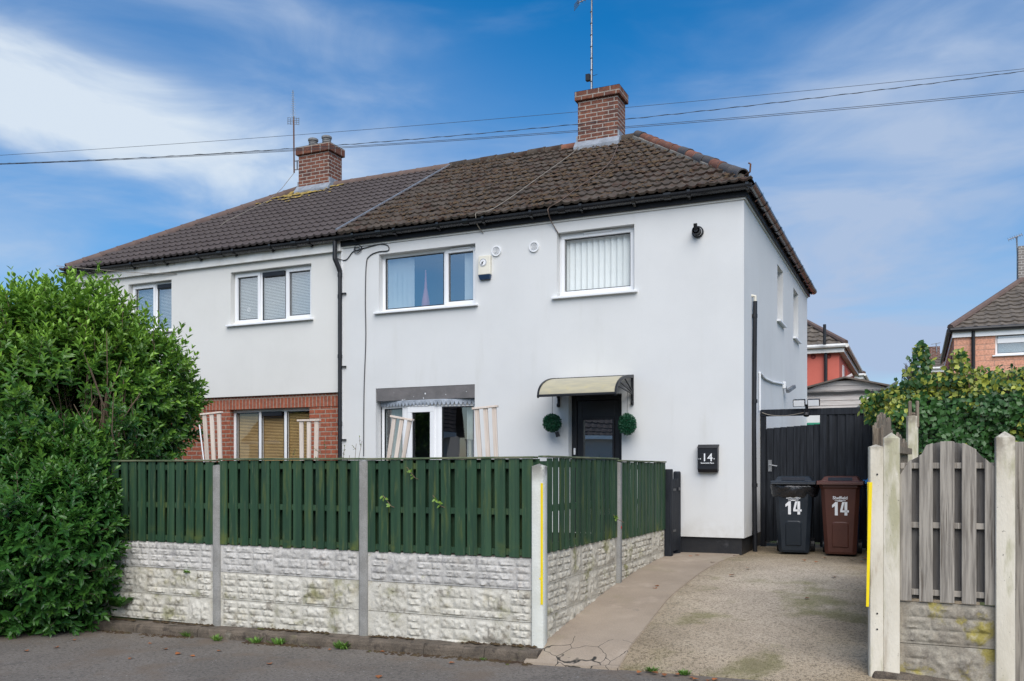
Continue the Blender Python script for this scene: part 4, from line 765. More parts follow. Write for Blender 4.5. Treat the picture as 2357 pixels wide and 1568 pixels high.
# ------------------------------------------------------------------ television aerials
def aerials():
    t = thing('television_aerial', 'tall grey aerial mast above the right hand chimney', 'aerial', (-5.55, 16.0, 8.7), 'television aerials on the chimneys')
    c = PV(1361, 212, 16.0); top = Vector((c.x+.01, 16.0, 10.62)); mb = MB(); mb.tube([Vector((c.x, 16.0, 8.6)), top], .017, 8); obj('mast', mb, M['steel'], t)
    mb = MB()
    for k in range(7): z = 8.95+k*.22; mb.tube([(c.x, 16, z), (c.x, 16, z+.018)], .023, 8)
    mb.tube([(c.x+.022, 15.985, 8.5), (c.x+.03, 15.985, 9.2), (c.x+.02, 15.985, 10.55)], .006, 5); obj('coax_cable', mb, M['cable'], t)
    mb = MB(); mb.box(c.x-.10, c.x-.02, 15.95, 16.03, 8.98, 9.10); mb.tube([(c.x, 16, 9.06), (c.x+.13, 15.97, 9.06)], .004, 4); obj('amplifier', mb, M['blackplastic'], t)
    mb = MB(); a = Vector((top.x+.02, 16, 10.58)); b = a+Vector((-.28, -.10, -.13)); mb.tube([a, b], .012, 6)
    for k in range(4): q = a.lerp(b, .3+.2*k); mb.tube([q+Vector((-.02, .10, .02)), q+Vector((.02, -.12, -.02))], .005, 4)
    for dz in (-.05, -.015, .02, .055): mb.tube([b+Vector((-.11, .14, dz)), b+Vector((.10, -.14, dz-.05))], .006, 4)
    obj('antenna_array', mb, M['steel'], t)
    t = thing('television_aerial', 'rusty aerial mast with tilted grid beside the left hand chimney', 'aerial', (-12.4, 15.9, 8.0), 'television aerials on the chimneys')
    v = 15.85; a, b = PV(677, 398, v), PV(676, 268, v); mb = MB(); mb.tube([a, b], .016, 8); obj('mast', mb, M['rust'], t)
    mb = MB()
    for yy in (371, 391): p = PV(679, yy, v); mb.beam(p, Vector((-12.26, v+.02, p.z)), .02, .02)
    p, q = PV(684, 372, v), PV(684, 391, v); mb.beam(p, q, .02, .02); obj('bracket', mb, M['steel'], t)
    mb = MB(); b1, b2 = PV(675, 284, v), PV(681, 212, v); mb.tube([b1, b2+Vector((0, -.1, 0))], .009, 6)
    for k in range(12): f = .22+.065*k; q = b1.lerp(b2+Vector((0, -.1, 0)), f); wd = .10-.004*k; mb.tube([q+Vector((-wd*.6, -wd*.2, 0)), q+Vector((wd*.6, wd*.2, -.012))], .0035, 4)
    for yy in (272, 277, 281, 286): p, q = PV(662, yy-1, v), PV(688.5, yy+1, v); mb.tube([p, q], .006, 4)
    for xx in (662.5, 669, 682, 688): mb.tube([PV(xx, 271, v), PV(xx, 287, v)], .006, 4)
    obj('antenna_array', mb, M['steel'], t)
    c = PV(677, 398, v); e = PV(618, 462, 14.6); mb = MB(); mb.tube([c, c.lerp(e, .5)+Vector((0, 0, -.05)), PV(618, 462, 14.9), PV(520, 510, 13.9), PV(400, 608, VF-.07)], .006, 5); obj('coax_cable', mb, M['greycable'], t)
aerials()

# ------------------------------------------------------------------ cables
def cable(name, label, pts, r, mat, sag=0.0, n=24, group=None, twist=0):
    pts = [Vector(p) for p in pts]; out = []
    if len(pts) == 2:
        for i in range(n+1): f = i/n; out.append(pts[0].lerp(pts[1], f)+Vector((0, 0, -4*sag*f*(1-f))))
    else:    # Catmull-Rom
        q = [pts[0]]+pts+[pts[-1]]
        for i in range(len(pts)-1):
            for k in range(8):
                t = k/8; a, b, c, d = q[i:i+4]; out.append(.5*((2*b)+(c-a)*t+(2*a-5*b+4*c-d)*t*t+(3*b-a-3*c+d)*t**3))
        out.append(pts[-1])
    mb = MB(); mb.tube(out, r, 5)
    if twist:
        o2 = [p+Vector((0, .018*cos(i*1.9), .018*sin(i*1.9))) for i, p in enumerate(out)]; mb.tube(o2, r*.8, 5)
    return tag(obj(name, mb, mat, org=tuple(out[0])), label, 'cable', group)
OC = 'overhead wires across the sky'
def wire(label, yl, yr, Zl, Zr, sag, r=.008, tw=0):
    a, b = PZ(-330, yl, Zl), PZ(2700, yr, Zr); cable('overhead_wire', label, [a, b], r, M['cable'], sag, 90, OC, tw)
def wirefit(label, l, mid, rgt, Zl, Zr, r, tw=0):   # pass through three seen heights at x = 0, 1180, 2357
    a, b = PZ(-5, l, Zl), PZ(2362, rgt, Zr); m = (a+b)/2
    t0 = Vector((0, 0, H)); best = None
    for i in range(200):
        f = i/199; p = a.lerp(b, f); d = Vector((p.x, p.y, 0)); fwd = -SN*p.x+CS*p.y; xx = CX+FO*(CS*p.x+SN*p.y)/fwd
        if xx > 1180: yy = YH-FO*(p.z-H)/fwd; sag = (mid-yy)*fwd/FO/(4*f*(1-f)); break
    d = b-a; A = a-d*.12; B = b+d*.12; pts = []
    for i in range(121):
        f = -.12+1.24*i/120; pts.append(a.lerp(b, f)+Vector((0, 0, -4*sag*f*(1-f))))
    mb = MB(); mb.tube(pts, r, 5)
    if tw: mb.tube([p+Vector((0, .009*cos(i*2.1), .009*sin(i*2.1))) for i, p in enumerate(pts)], r*.8, 5)
    tag(obj('overhead_wire', mb, M['cable'], org=tuple(pts[0])), label, 'wire', OC)
wirefit('thinnest overhead wire, highest of those crossing the chimneys', 358, 270, 158, 14.0, 11.5, .003)
wirefit('twisted overhead wire, second highest across the right chimney', 377.5, 299.5, 163, 14.2, 11.5, .0034, 1)
wirefit('upper strand of the low pair of overhead wires', 377, 311, 208, 14.0, 11.3, .0036)
wirefit('lower strand of the low pair of overhead wires', 379, 314, 212, 13.6, 11.2, .0036)
W2 = VF-.012
def fp(x, y, v=W2): return PV(x, y, v)
cable('wall_cable', 'thin black cable running down the white wall left of the windows', [fp(770, 592), fp(781, 597), fp(797, 598), fp(812, 580), fp(826, 575), fp(858, 566), fp(878, 562), fp(893, 566), fp(893, 577), fp(870, 580), fp(850, 590), fp(843, 610), fp(841, 690), fp(842, 780), fp(838, 900), fp(837, 1050)], .008, M['cable'])
mb = MB(); c = fp(823, 579); mb.tube([c+Vector((.07*cos(a)+.01*a/6, -.01, .055*sin(a)+.006*a)) for a in np.linspace(0, 4*pi, 40)], .007, 5); tag(obj('cable_coil', mb, M['cable'], org=tuple(c)), 'small coil of black cable under the gutter', 'cable')
def roofp(x, y):   # a photo point on the front roof slope
    du, dv = _ray(x); k = (ZR-ZE)/(VR-VE); Z = (ZE+.07-VE*k-H)/((YH-y)/FO-dv*k); return Vector((Z*du, Z*dv, H+(YH-y)*Z/FO))
cable('roof_cable', 'pale cable slanting down the mossy roof below the chimney', [roofp(1335, 330), roofp(1318, 352), roofp(1245, 405), roofp(1175, 455), roofp(1128, 484), fp(1098, 490, VF-.19), fp(1095, 500, VF-.19), fp(1100, 520, VF-.10), fp(1112, 537)], .007, M['greycable'])
cable('roof_cable', 'reddish cable on the roof that drops beside the upper right window', [roofp(1422, 335), roofp(1405, 372), roofp(1372, 402), roofp(1330, 432), roofp(1290, 462), fp(1264, 478, VF-.19), fp(1262, 490, VF-.19), fp(1270, 512, VF-.05), fp(1285, 537)], .007, mk('red_brown_cable', (.13, .09, .07), rough=.7))
cable('wall_cable', 'thin grey wire hooked to the neighbouring wall by the hedge', [fp(130, 612, VF-.4), fp(230, 621, VF-.2), fp(330, 629, VF-.1), fp(406, 630)], .006, M['greycable'])

# ------------------------------------------------------------------ concrete and timber fence of the front garden
def rockboard(w, h, d, seed, rows=3):
    # a concrete gravel board cast as rough ashlar, centred on x, base at z=0, face towards -y
    rnd = random.Random(seed); mb = MB(); mb.box(-w/2, w/2, 0, d, 0, h); e = .012; y = e; hh = (h-2*e)/rows; blocks = []
    x = -w/2+.03
    while x < w/2-.06:
        wd = min(rnd.uniform(.15, .42), w/2-.03-x)
        if w/2-.03-(x+wd) < .08: wd = w/2-.03-x
        p = rnd.random()
        if p < .18: blocks.append((x, x+wd*1., e, h-e))
        elif p < .5:
            k = rnd.choice((1, 2)); s = e+hh*k
            for (a, b) in ((e, s), (s, h-e)):
                if b-a > hh*1.5 and rnd.random() < .7: m_ = (a+b)/2; blocks += [(x, x+wd*.45, a, m_), (x+wd*.45, x+wd, a, m_), (x, x+wd, m_, b)]
                else: blocks.append((x, x+wd, a, b))
        else:
            for k in range(rows):
                if wd > .2 and rnd.random() < .5: f = rnd.uniform(.4, .6); blocks += [(x, x+wd*f, e+hh*k, e+hh*(k+1)), (x+wd*f, x+wd, e+hh*k, e+hh*(k+1))]
                else: blocks.append((x, x+wd, e+hh*k, e+hh*(k+1)))
        x += wd
    for (x0, x1, z0, z1) in blocks:
        g = .003; x0 += g; x1 -= g; z0 += g; z1 -= g; nx = max(5, int((x1-x0)/.0125)); nz = max(5, int((z1-z0)/.0125)); o = rnd.uniform(0, 99); tx, tz = rnd.uniform(-.5, .5), rnd.uniform(-.2, .9); R_ = []
        for j in range(nz+1):
            r = []
            for i in range(nx+1):
                fx, fz = i/nx, j/nz; ed = min(fx, 1-fx, fz, 1-fz); px, pz = x0+(x1-x0)*fx, z0+(z1-z0)*fz
                q = 0 if ed == 0 else (.007+.012*abs(fn((px, 0, pz), 11, o))+.014*fn((px, 5, pz), 26, o)+.010*fn((px, 9, pz), 60, o)+.008*((fx-.5)*tx-(fz-.5)*abs(tz)))*min(1, ed*5)
                r.append((px, -max(.001, q) if ed else -.0005, pz))
            R_.append(r)
        mb.grid(R_)
    return mb
def set_smooth_angle(o, a=50): o.data.polygons.foreach_set('use_smooth', [True]*len(o.data.polygons)); o.data.set_sharp_from_angle(angle=R(a))
def pyramid_post(w, d, h, cap=.03, ch=.012):
    mb = MB(); a, b = w/2, d/2; sec = [(-a+ch, -b), (a-ch, -b), (a, -b+ch), (a, b-ch), (a-ch, b), (-a+ch, b), (-a, b-ch), (-a, -b+ch)]
    mb.grid([[(*p, z) for p in sec+[sec[0]]] for z in np.linspace(-.1, h, 8)]); n = len(mb.v); mb.v += [(*p, h) for p in sec]+[(0, 0, h+cap)]; mb.f += [(n+i, n+(i+1) % 8, n+8) for i in range(8)]; return mb
def board_panel(w, h, seed, nb, bw, both=True, rails=(.05, .46, .93), cap=True, drop=None):
    # hit-and-miss boards: front ones at -y, rear ones fill the gaps behind the rails
    rnd = random.Random(seed); fr = MB(); st = (w-bw)/(nb-1)
    for i in range(nb):
        x = -w/2+i*st+rnd.gauss(0, .003); b = bw*rnd.uniform(.96, 1.04); l = rnd.gauss(0, .004); z1 = h-rnd.uniform(0, .008); y = rnd.gauss(0, .0015)
        fr.hexa([(x, -.036+y, rnd.uniform(-.006, .006)), (x+b, -.036+y, rnd.uniform(-.006, .006)), (x+b, -.021, 0), (x, -.021, 0), (x+l, -.036+y, z1), (x+b+l, -.036+y, z1), (x+b+l, -.021, z1), (x+l, -.021, z1)])
    if both:
        for i in range(-1, nb):
            x = -w/2+(i+.5)*st+rnd.gauss(0, .003); fr.box(max(-w/2-.03, x-.018), min(w/2+.03, x+bw+.018), .050+.0005*(i%2), .064+.0005*(i%2), 0, h-.004)
    for f in rails: fr.box(-w/2, w/2, -.0205, .0495, h*f-.028, h*f+.028)
    return fr
FF = thing('garden_fence', 'front garden fence of green boards over cream stone panels along the kerb', 'fence', (-3.08, 7.39, 0))
FS = thing('garden_fence', 'shorter green board fence running from the white post up the path', 'fence', (-2.95, 9.4, .2))
def put(o, loc, rz=0, par=None): o.location = Vector(loc)-Vector(par.location) if par else loc; o.rotation_euler = (0, 0, rz); return o
def mesh_part(name, mb, mat, par, loc, rz=0, bev=0, sm=False, tilt=0):
    o = obj(name, mb, mat, par, bev=bev, org=(0, 0, 0)); put(o, loc, rz, par); ORG[o.name] = (0,0,0)
    if tilt: o.rotation_euler = (0, tilt, rz)
    if sm: set_smooth_angle(o)
    return o
VFN = 7.39; PU_ = [-3.08, -4.94, -6.80, -8.66]
post_mb = pyramid_post(.10, .105, 1.72, .012, .02)
for i, u in enumerate(PU_[1:]): mesh_part('concrete_post', post_mb, M['concrete'], FF, (u, VFN, asph(u)+.09), sm=True)
wp = mesh_part('corner_post', pyramid_post(.112, .112, 1.63, .025, .008), M['whitepost'], FF, (PU_[0], VFN-.005, .015), sm=True); wp['label'] = 'white painted corner post with yellow strip'
mb = MB(); mb.box(.036, .0575, -.0590, -.0565, .40, 1.48); mb.disc((.030, -.0565, .63), (0, -1, 0), .009, 8, .001); ys = obj('yellow_strip', mb, M['yellow'], wp, org=(0,0,0))
_rb = [rockboard(1.76, .285, .045, s, 4) for s in (21, 22, 23, 24)]
boards = [_rb[0], _rb[1], _rb[1], _rb[2], _rb[3], _rb[3], _rb[0], _rb[1], _rb[3]]
gm = [M['rockgrey'], M['rockwhite'], M['rockwhite']]
for i in range(3):
    uc = (PU_[i]+PU_[i+1])/2; w = 1.765
    for k in range(3):
        o = mesh_part('gravel_board', boards[i*3+k], gm[k], FF, (uc, VFN-.02, .815-.29*(k+1)+.004), sm=True)
    h = .895 if i < 2 else .885
    pan = mesh_part('board_panel', board_panel(w, h, 40+i, 13, .102), M['greenwood'], FF, (uc-.005, VFN+.005, .818), tilt=R((-.25, .1, .1)[i]))
    cm = MB(); cm.box(-w/2-.01, w/2+.01, -.05, .075, h+.001, h+.019); c = obj('cap_strip', cm, M['greencap'], pan, bev=.004, org=(0,0,0))
# return run along the path
us = -3.06; sv = [7.395, 9.56, 11.58]
mesh_part('concrete_post', pyramid_post(.10, .09, 1.42, .012, .015), M['concrete'], FS, (us+.01, sv[1], .27), sm=True)
mb = MB(); mb.disc((us+.062, sv[1], .97), (1, 0, 0), .016, 8, .002); obj('paint_mark', mb, mk('red_paint', (.5, .02, .015), rough=.5), FS)
for i, (a, b, z0, h) in enumerate(((sv[0]+.06, sv[1]-.05, .865, .86), (sv[1]+.05, sv[2], .825, .88))):
    w = b-a; vc = (a+b)/2
    pan = mesh_part('board_panel', board_panel(w, h, 60+i, 14, .098, both=False), M['greenwood'], FS, (us, vc, z0), R(90), tilt=R(.0))
    cm = MB(); cm.box(-w/2-.03, w/2+.01, -.05, .05, h+.001, h+.018); obj('cap_strip', cm, M['greencap'], pan, bev=.004, org=(0,0,0))
    for k in range(3):
        zz = z0-.285*(k+1)-.002
        if zz+.28 < gz(a): continue
        mesh_part('gravel_board', rockboard(w, .282, .045, 80+i*3+k, 4), M['rockdirty'], FS, (us+.02, vc, zz), R(90), sm=True)

# black picket gate between fence and house
ug = -3.0
G = thing('garden_gate', 'narrow black board gate between the green fence and the house wall', 'gate', (ug, 11.8, .45))
mb = MB(); mb.box(ug-.05, ug+.05, 11.60, 11.70, .40, 1.62); obj('gate_post', mb, M['blackwood'], G, bev=.012)
mb = MB(); mb.box(ug-.045, ug+.045, 12.06, 12.16, .40, 1.59); obj('gate_post', mb, M['blackwood'], G, bev=.02)
mb = MB()
for k in range(6): v = 11.74+k*.054; mb.box(ug+.02, ug+.04, v, v+.048, .52, 1.47+.012*((k*7) % 3))
for z in (.75, 1.30): mb.box(ug-.01, ug+.018, 11.73, 12.05, z, z+.07)
leaf = obj('gate_leaf', mb, M['blackwood'], G, bev=.005)
for z in (.78, 1.33): mb = MB(); mb.box(ug+.041, ug+.049, 11.705, 11.86, z, z+.03); obj('hinge', mb, M['blackpaint'], leaf)
mb = MB(); mb.box(ug+.041, ug+.055, 11.98, 12.10, 1.33, 1.37); obj('latch', mb, M['blackpaint'], leaf)

# ------------------------------------------------------------------ side gate screen
VG = 13.6
SG = thing('side_gate', 'tall black boarded gate in a black frame beside the house', 'gate', (-1.8, VG, .48))
def ux(x, v=VG): return PV(x, 1000, v).x
gx0, gx1, gx2 = ux(1766), ux(1889), ux(2012)
mb = MB(); mb.box(UR+.01, gx0-.02, VG-.05, VG+.05, .40, 2.40); obj('frame_post', mb, M['blackwood'], SG, bev=.006)
mb = MB(); mb.box(UR+.005, gx2+.12, VG-.055, VG+.045, 2.402, 2.50); obj('frame_beam', mb, M['blackwood'], SG, bev=.006)
mb = MB(); n = 8; st = (gx1-gx0)/n; rr = random.Random(5)
for k in range(n):
    t0 = 2.225+.05*k/n; mb.box(gx0+k*st+.002, gx0+(k+1)*st-.004, VG-.03+rr.gauss(0, .002), VG-.008, .56, t0); mb.box(gx0+k*st-.02, gx0+k*st+.02, VG-.0075, VG-.0065, .56, t0-.01)
for z in (.75, 1.4, 2.0): mb.box(gx0, gx1, VG-.006, VG+.04, z, z+.08)
leaf = obj('gate_leaf', mb, M['blackwood'], SG, bev=.004)
mb = MB(); c = PV(1772, 1073, VG-.035); mb.box(c.x-.022, c.x+.028, VG-.045, VG-.031, c.z-.08, c.z+.09); mb.tube([(c.x, VG-.05, c.z+.02), (c.x, VG-.085, c.z+.02), (c.x+.11, VG-.085, c.z)], .010, 6); obj('handle', mb, M['steel'], leaf)
FP = thing('fence_panel', 'black featherboard fence panel behind the brown bin', 'fence', (-.9, VG, .48))
mb = MB(); n = 7; st = (gx2+.08-gx1)/n
for k in range(n): a = gx1+k*st; mb.hexa([(a+.006, VG-.05, .5), (a+st+.012, VG-.026, .5), (a+st+.012, VG-.016, .5), (a+.006, VG-.03, .5), (a+.006, VG-.05, 2.40), (a+st+.012, VG-.026, 2.40), (a+st+.012, VG-.016, 2.40), (a+.006, VG-.03, 2.40)])
obj('boards', mb, M['blackwood'], FP, bev=.003)
mb = MB(); mb.box(gx1-.005, gx1+.09, VG-.075, VG-.052, .5, 2.40); obj('batten', mb, M['blackwood'], FP, bev=.004)
# floodlight on the beam
t = thing('floodlight', 'twin headed floodlight on top of the black gate beam', 'floodlight', (ux(1857), VG, 2.5))
c = PV(1857, 944, VG-.07)
for s in (-1, 1):
    mb = MB(); a = c+Vector((s*.10, -.06, .10)); 
    mb.hexa([a+Vector((-.085, 0, -.055)), a+Vector((.085, 0, -.055)), a+Vector((.085, .05, -.035)), a+Vector((-.085, .05, -.035)), a+Vector((-.085, -.03, .045)), a+Vector((.085, -.03, .045)), a+Vector((.085, .03, .06)), a+Vector((-.085, .03, .06))]); hd = obj('lamp_head', mb, M['blackplastic'], t, bev=.006)
    mb = MB(); mb.quad(a+Vector((-.075, -.003, -.047)), a+Vector((.075, -.003, -.047)), a+Vector((.075, -.03, .037)), a+Vector((-.075, -.03, .037))); obj('lens', mb, M['white'], hd)
mb = MB(); mb.tube([c+Vector((0, .0, -.02)), c+Vector((0, -.02, .08))], .022, 8); mb.disc(c+Vector((0, -.04, -.05)), (0, -.4, -1), .04, 12, .04); mb.box(c.x-.04, c.x+.04, c.y, VG-.056, c.z-.05, c.z+.02); obj('sensor', mb, M['blackplastic'], t)
cable('gate_cable', 'thin black cable sagging along the black gate beam', [PV(1754, 950, VG-.065), PV(1775, 956, VG-.065), PV(1810, 957, VG-.065), PV(1850, 950, VG-.065)], .006, M['greycable'])

# ------------------------------------------------------------------ wheelie bins
def make_bin(label, mat, loc, rot, marks=True):
    t = thing('wheelie_bin', label, 'bin', loc, 'wheelie bins by the side gate', True, rot)
    mb = MB(); secs = []
    def sec(wt, f, b, z, c=.05): return [(-wt+c, f, z), (wt-c, f, z), (wt, f+c, z), (wt, b-c, z), (wt-c, b, z), (-wt+c, b, z), (-wt, b-c, z), (-wt, f+c, z)]
    S = [sec(.19, .04, .46, .03, .03), sec(.20, .03, .50, .06), sec(.245, -.03, .60, .90), sec(.262, -.05, .62, .91), sec(.265, -.05, .62, .955)]
    mb.grid([s+[s[0]] for s in S]); mb.poly(S[0][::-1]); mb.poly(S[-1]); body = obj('bin_body', mb, mat, t, bev=.006)
    sl = (.06)/.84    # the front leans out
    def fy(z): return .03-(z-.06)*sl
    mb = MB(); pan = [(-.105, .12), (.105, .12)]+[(.105-.04*(1-cos(a)), .42+.04*sin(a)) for a in np.linspace(0, pi/2, 5)]+[(-.105+.04*(1-cos(a)), .42+.04*sin(a)) for a in np.linspace(pi/2, 0, 5)]
    inn = [(x*.86, .12+(z-.12)*.93+.01) for x, z in pan]; mb.grid([[(x, fy(z)-.001, z) for x, z in pan+[pan[0]]], [(x, fy(z)-.012, z) for x, z in inn+[inn[0]]]]); mb.poly([(x, fy(z)-.012, z) for x, z in inn]); obj('front_panel', mb, mat, body)
    mb = MB(); mb.prism([(-.29, -.085, .945), (-.29, -.085, .985), (-.29, -.06, 1.0), (-.29, .62, 1.0), (-.29, .66, .96), (-.29, .66, .945)], (.58, 0, 0)); mb.hexa([(-.24, -.03, .999), (.24, -.03, .999), (.24, .58, .999), (-.24, .58, .999), (-.20, .03, 1.055), (.20, .03, 1.055), (.20, .52, 1.06), (-.20, .52, 1.06)]); mb.box(-.29, .29, -.10, -.085, .95, .965)
    lid = obj('lid', mb, mat, t, bev=.01)
    mb = MB(); mb.hexa([(-.15, -.03, 1.004), (.15, -.03, 1.004), (.15, -.02, 1.004), (-.15, -.02, 1.004), (-.15, .012, 1.045), (.15, .012, 1.045), (.15, .022, 1.045), (-.15, .022, 1.045)]); obj('lid_recess', mb, M['blackpaint'], lid)
    mb = MB(); mb.tube([(-.22, .66, .95), (-.22, .72, .97), (.22, .72, .97), (.22, .66, .95)], .016, 8); obj('handle_bar', mb, mat, t)
    for s in (-1, 1): mb = MB(); mb.tube([(s*.20, .52, .10), (s*.25, .52, .10)], .10, 18); obj('wheel', mb, M['blackplastic'], t)
    if marks:
        rx = R(90)-atan(sl)*-1
        def tx(n, b, s, x, z, off=0, sx=1.0): o = text(n, b, s, M['white'], body, (x, fy(z)-.004, z), rot=(R(90)+atan(sl), 0, 0), off=off, sx=sx); return o
        
        nb = MB(); fz = lambda x, z, h=.0045: (x, fy(z)-h, z)
        def strk(*p): nb.prism([fz(x, z) for x, z in p], (0, .002, 0))
        strk((-.066, .545), (-.030, .545), (-.030, .722), (-.058, .722), (-.100, .680), (-.100, .645), (-.066, .668))
        strk((.054, .545), (.088, .545), (.088, .722), (.054, .722)); strk((.0, .586), (.108, .586), (.108, .614), (.0, .614)); strk((.026, .722), (.0535, .722), (.029, .6145), (.0, .6145)); strk((-.030, .729), (.030, .729), (.022, .742), (-.022, .742))
        obj('number_sticker', nb, M['white'], body)
        tx('council_name', 'Sheffield', .055, 0, .775, .001); tx('council_name', 'City Council', .026, 0, .742, .0006)
    return t
bv_ = 12.50
b1 = make_bin('charcoal wheelie bin with a white 14 and a bag caught under its lid', M['bindark'], (PV(1826, 1200, bv_).x, bv_, gz(bv_)+.005), R(3))
b2 = make_bin('brown wheelie bin with a white 14 sticker', M['binbrown'], (PV(1934, 1200, bv_-.02).x, bv_-.02, gz(bv_)+.005), R(1))
b3 = make_bin('blue wheelie bin mostly hidden behind the yellow marked post', M['binblue'], (-.38, 13.0, gz(13)+.0), R(2), False)
mb = MB(); rr = random.Random(2); n = 44; rows = []
for j in range(8):
    f = j/7; r = []
    for i in range(n+1):
        a = 2*pi*(i % n)/n; cx, cy = cos(a), sin(a); q = max(abs(cx), abs(cy)); bx, by = cx/q*.5+cx*.5, cy/q*.5+cy*.5
        wv = .022*fn((cx*3, cy*3, j*1.1), 1.5, 3)+.012*fn((cx*9, cy*9, j*.6), 1.3, 7); s = (.272, .30, .305, .295, .29, .285, .28, .268)[j]+wv
        r.append((bx*s*1.05, .285+by*s*1.22, .962-.185*f-.035*f*fn((cx*2, cy*2, 0), 2, 1)))
    rows.append(r)
mb.grid(rows); o = obj('bin_bag', mb, M['bag'], smooth=True); o.location = b1.location; o.rotation_euler = b1.rotation_euler; tag(o, 'crumpled black plastic bag hanging from under the charcoal bin lid', 'bag')

# ------------------------------------------------------------------ fence on the right of the drive
VA = 7.40
gp = thing('gate_post', 'slim white post with a yellow strip at the right of the drive', 'post', (ux(2016, VA-.01), VA-.01, .1))
w0 = gp.location.x; mb = pyramid_post(.108, .108, 1.69, .02, .012); o = obj('post_shaft', mb, M['agedpost'], gp, org=(0,0,0)); o.rotation_euler = (0, 0, R(7)); set_smooth_angle(o)
mb = MB(); mb.box(-.057-.006, -.057, -.045, -.012, .50, 1.42); y2 = obj('yellow_strip', mb, M['yellow'], o, org=(0,0,0))
mb = MB(); mb.hexa([(-.075, -.066, .47), (-.06, -.066, .47), (-.055, -.062, .47), (-.07, -.062, .47), (-.056, -.062, 1.42), (-.03, -.062, 1.42), (-.03, -.058, 1.42), (-.056, -.058, 1.42)]); obj('yellow_strip', mb, M['yellow'], o, org=(0,0,0))
mb = MB()
for z in (1.48, .42, .30): mb.disc((.005, -.056, z), (0, -1, 0), .007, 10, .002)
obj('bolt_hole', mb, M['blackpaint'], o, org=(0,0,0))
FA = thing('garden_fence', 'weathered grey arched board fence between two pale posts', 'fence', (.2, VA, .05))
ua, ub = ux(2052, VA), ux(2312, VA)
p1 = mesh_part('concrete_post', pyramid_post(.118, .112, 1.755, .045, .006), M['agedpost'], FA, (ua, VA, .10), sm=True)
p2 = mesh_part('concrete_post', pyramid_post(.125, .112, 1.80, .045, .006), M['agedpost'], FA, (ub, VA-.02, .05), sm=True)
pa, pb = ua+.06, ub-.055; pw = pb-pa; pc = (pa+pb)/2
def zat(y, x=2180): return PV(x, y, VA).z
zp0 = zat(1383); rr = random.Random(8); mb = MB(); mbb = MB()
def arch(f): return (lambda g: g)(0)
atop = [(0.0, 1093), (.10, 1060), (.24, 1045), (.27, 1026), (.40, 1017), (.55, 1016), (.68, 1021), (.80, 1035), (.92, 1062), (1.0, 1078)]
def at_z(f): x = 2075+(2290-2075)*f; return PV(x, float(np.interp(f, [a for a, b in atop], [b for a, b in atop])), VA).z
fb = [(0.0, .125), (.205, .35), (.425, .575), (.65, .80), (.885, 1.0)]
for (f0, f1) in fb:
    a, b = pa+pw*f0, pa+pw*f1; pts = [(a, VA-.035, zp0-.012), (b, VA-.035, zp0-.012)]+[(a+(b-a)*g, VA-.035, at_z(f0+(f1-f0)*g)) for g in np.linspace(1, 0, 7)]; mb.prism(pts, (0, .016, 0))
for z in (zat(1072), zat(1210), zat(1366)): mb.box(pa, pb, VA-.018, VA+.018, z-.022, z+.022)
pn = obj('board_panel', mb, M['greywood'], FA, bev=.003)
for (f0, f1) in ((.08, .25), (.31, .47), (.53, .69), (.76, .93)):
    a, b = pa+pw*f0, pa+pw*f1; pts = [(a, VA+.02, zp0), (b, VA+.02, zp0)]+[(a+(b-a)*g, VA+.02, min(at_z(f0+(f1-f0)*g), 2.1)-.005) for g in np.linspace(1, 0, 7)]; mbb.prism(pts, (0, .015, 0))
obj('rear_boards', mbb, M['greywood_dark'], pn, bev=.003)
for k in range(2):
    o = mesh_part('gravel_board', rockboard(pw, .31, .045, 110+k*3, 3), M['rocklichen'], FA, (pc, VA-.015, zp0-.018-.315*(k+1)), sm=True)
mb = MB(); mb.hexa([(ua-.16, VA-.13, -.06), (ub+.1, VA-.13, -.03), (ub+.1, VA+.15, -.03), (ua-.2, VA+.25, -.06), (ua-.12, VA-.075, .085), (ub+.1, VA-.075, .02), (ub+.1, VA+.15, .06), (ua-.14, VA+.2, .12)]); struct(obj('kerb', mb, M['kerb'], bev=.02))
tp = thing('timber_post', 'grey split timber post behind the right hand concrete post', 'post', (ux(2341, VA+.12), VA+.12, .1))
mb = MB(); mb.box(-.042, .042, -.04, .04, -.1, 1.72); o = obj('post_shaft', mb, M['greywood'], tp, org=(0,0,0), bev=.004)
# rotten fence further up the drive's right edge
RF = thing('garden_fence', 'rotten brown fence with jagged rounded tops behind the pale posts', 'fence', (-.25, 9.0, .3))
mb = MB(); A0, A1 = Vector((-.325, 8.0, 0)), Vector((-.10, 10.0, 0)); hs = [2.02, 2.10, 2.13, 2.13, 2.09, 2.11, 2.0, 1.86, 1.84, 1.98, 1.96, 1.90, 1.94, 1.92]; n = len(hs); rr = random.Random(6)
dv_ = (A1-A0)/n
for k, h in enumerate(hs):
    a, b = A0+dv_*(k+.06), A0+dv_*(k+.96); m_ = 6
    pts = [Vector((a.x, a.y, .25)), Vector((b.x, b.y, .25))]+[a.lerp(b, g)+Vector((0, 0, h-.05*(abs(g-.5)*2)**2-rr.uniform(0, .03))) for g in np.linspace(1, 0, m_)]
    mb.prism(pts, (.02, 0, 0))
for z in (.6, 1.2, 1.8): mb.beam(A0+Vector((.04, 0, z)), A1+Vector((.04, 0, z)), .04, .06)
obj('board_panel', mb, M['rotwood'], RF)
mesh_part('concrete_post', pyramid_post(.115, .10, 1.80, .02, .02), M['agedpost'], RF, (-.04, 10.2, .37), sm=True)
mb = MB(); q = PV(2103, 950, 10.2)
for s in (-.035, .035): mb.box(q.x+s-.018, q.x+s+.018, 10.16, 10.21, 2.05, 2.33)
mb.box(q.x-.03, q.x+.03, 10.17, 10.20, 2.18, 2.21); obj('slotted_post_top', mb, M['rotwood'], RF, bev=.012)
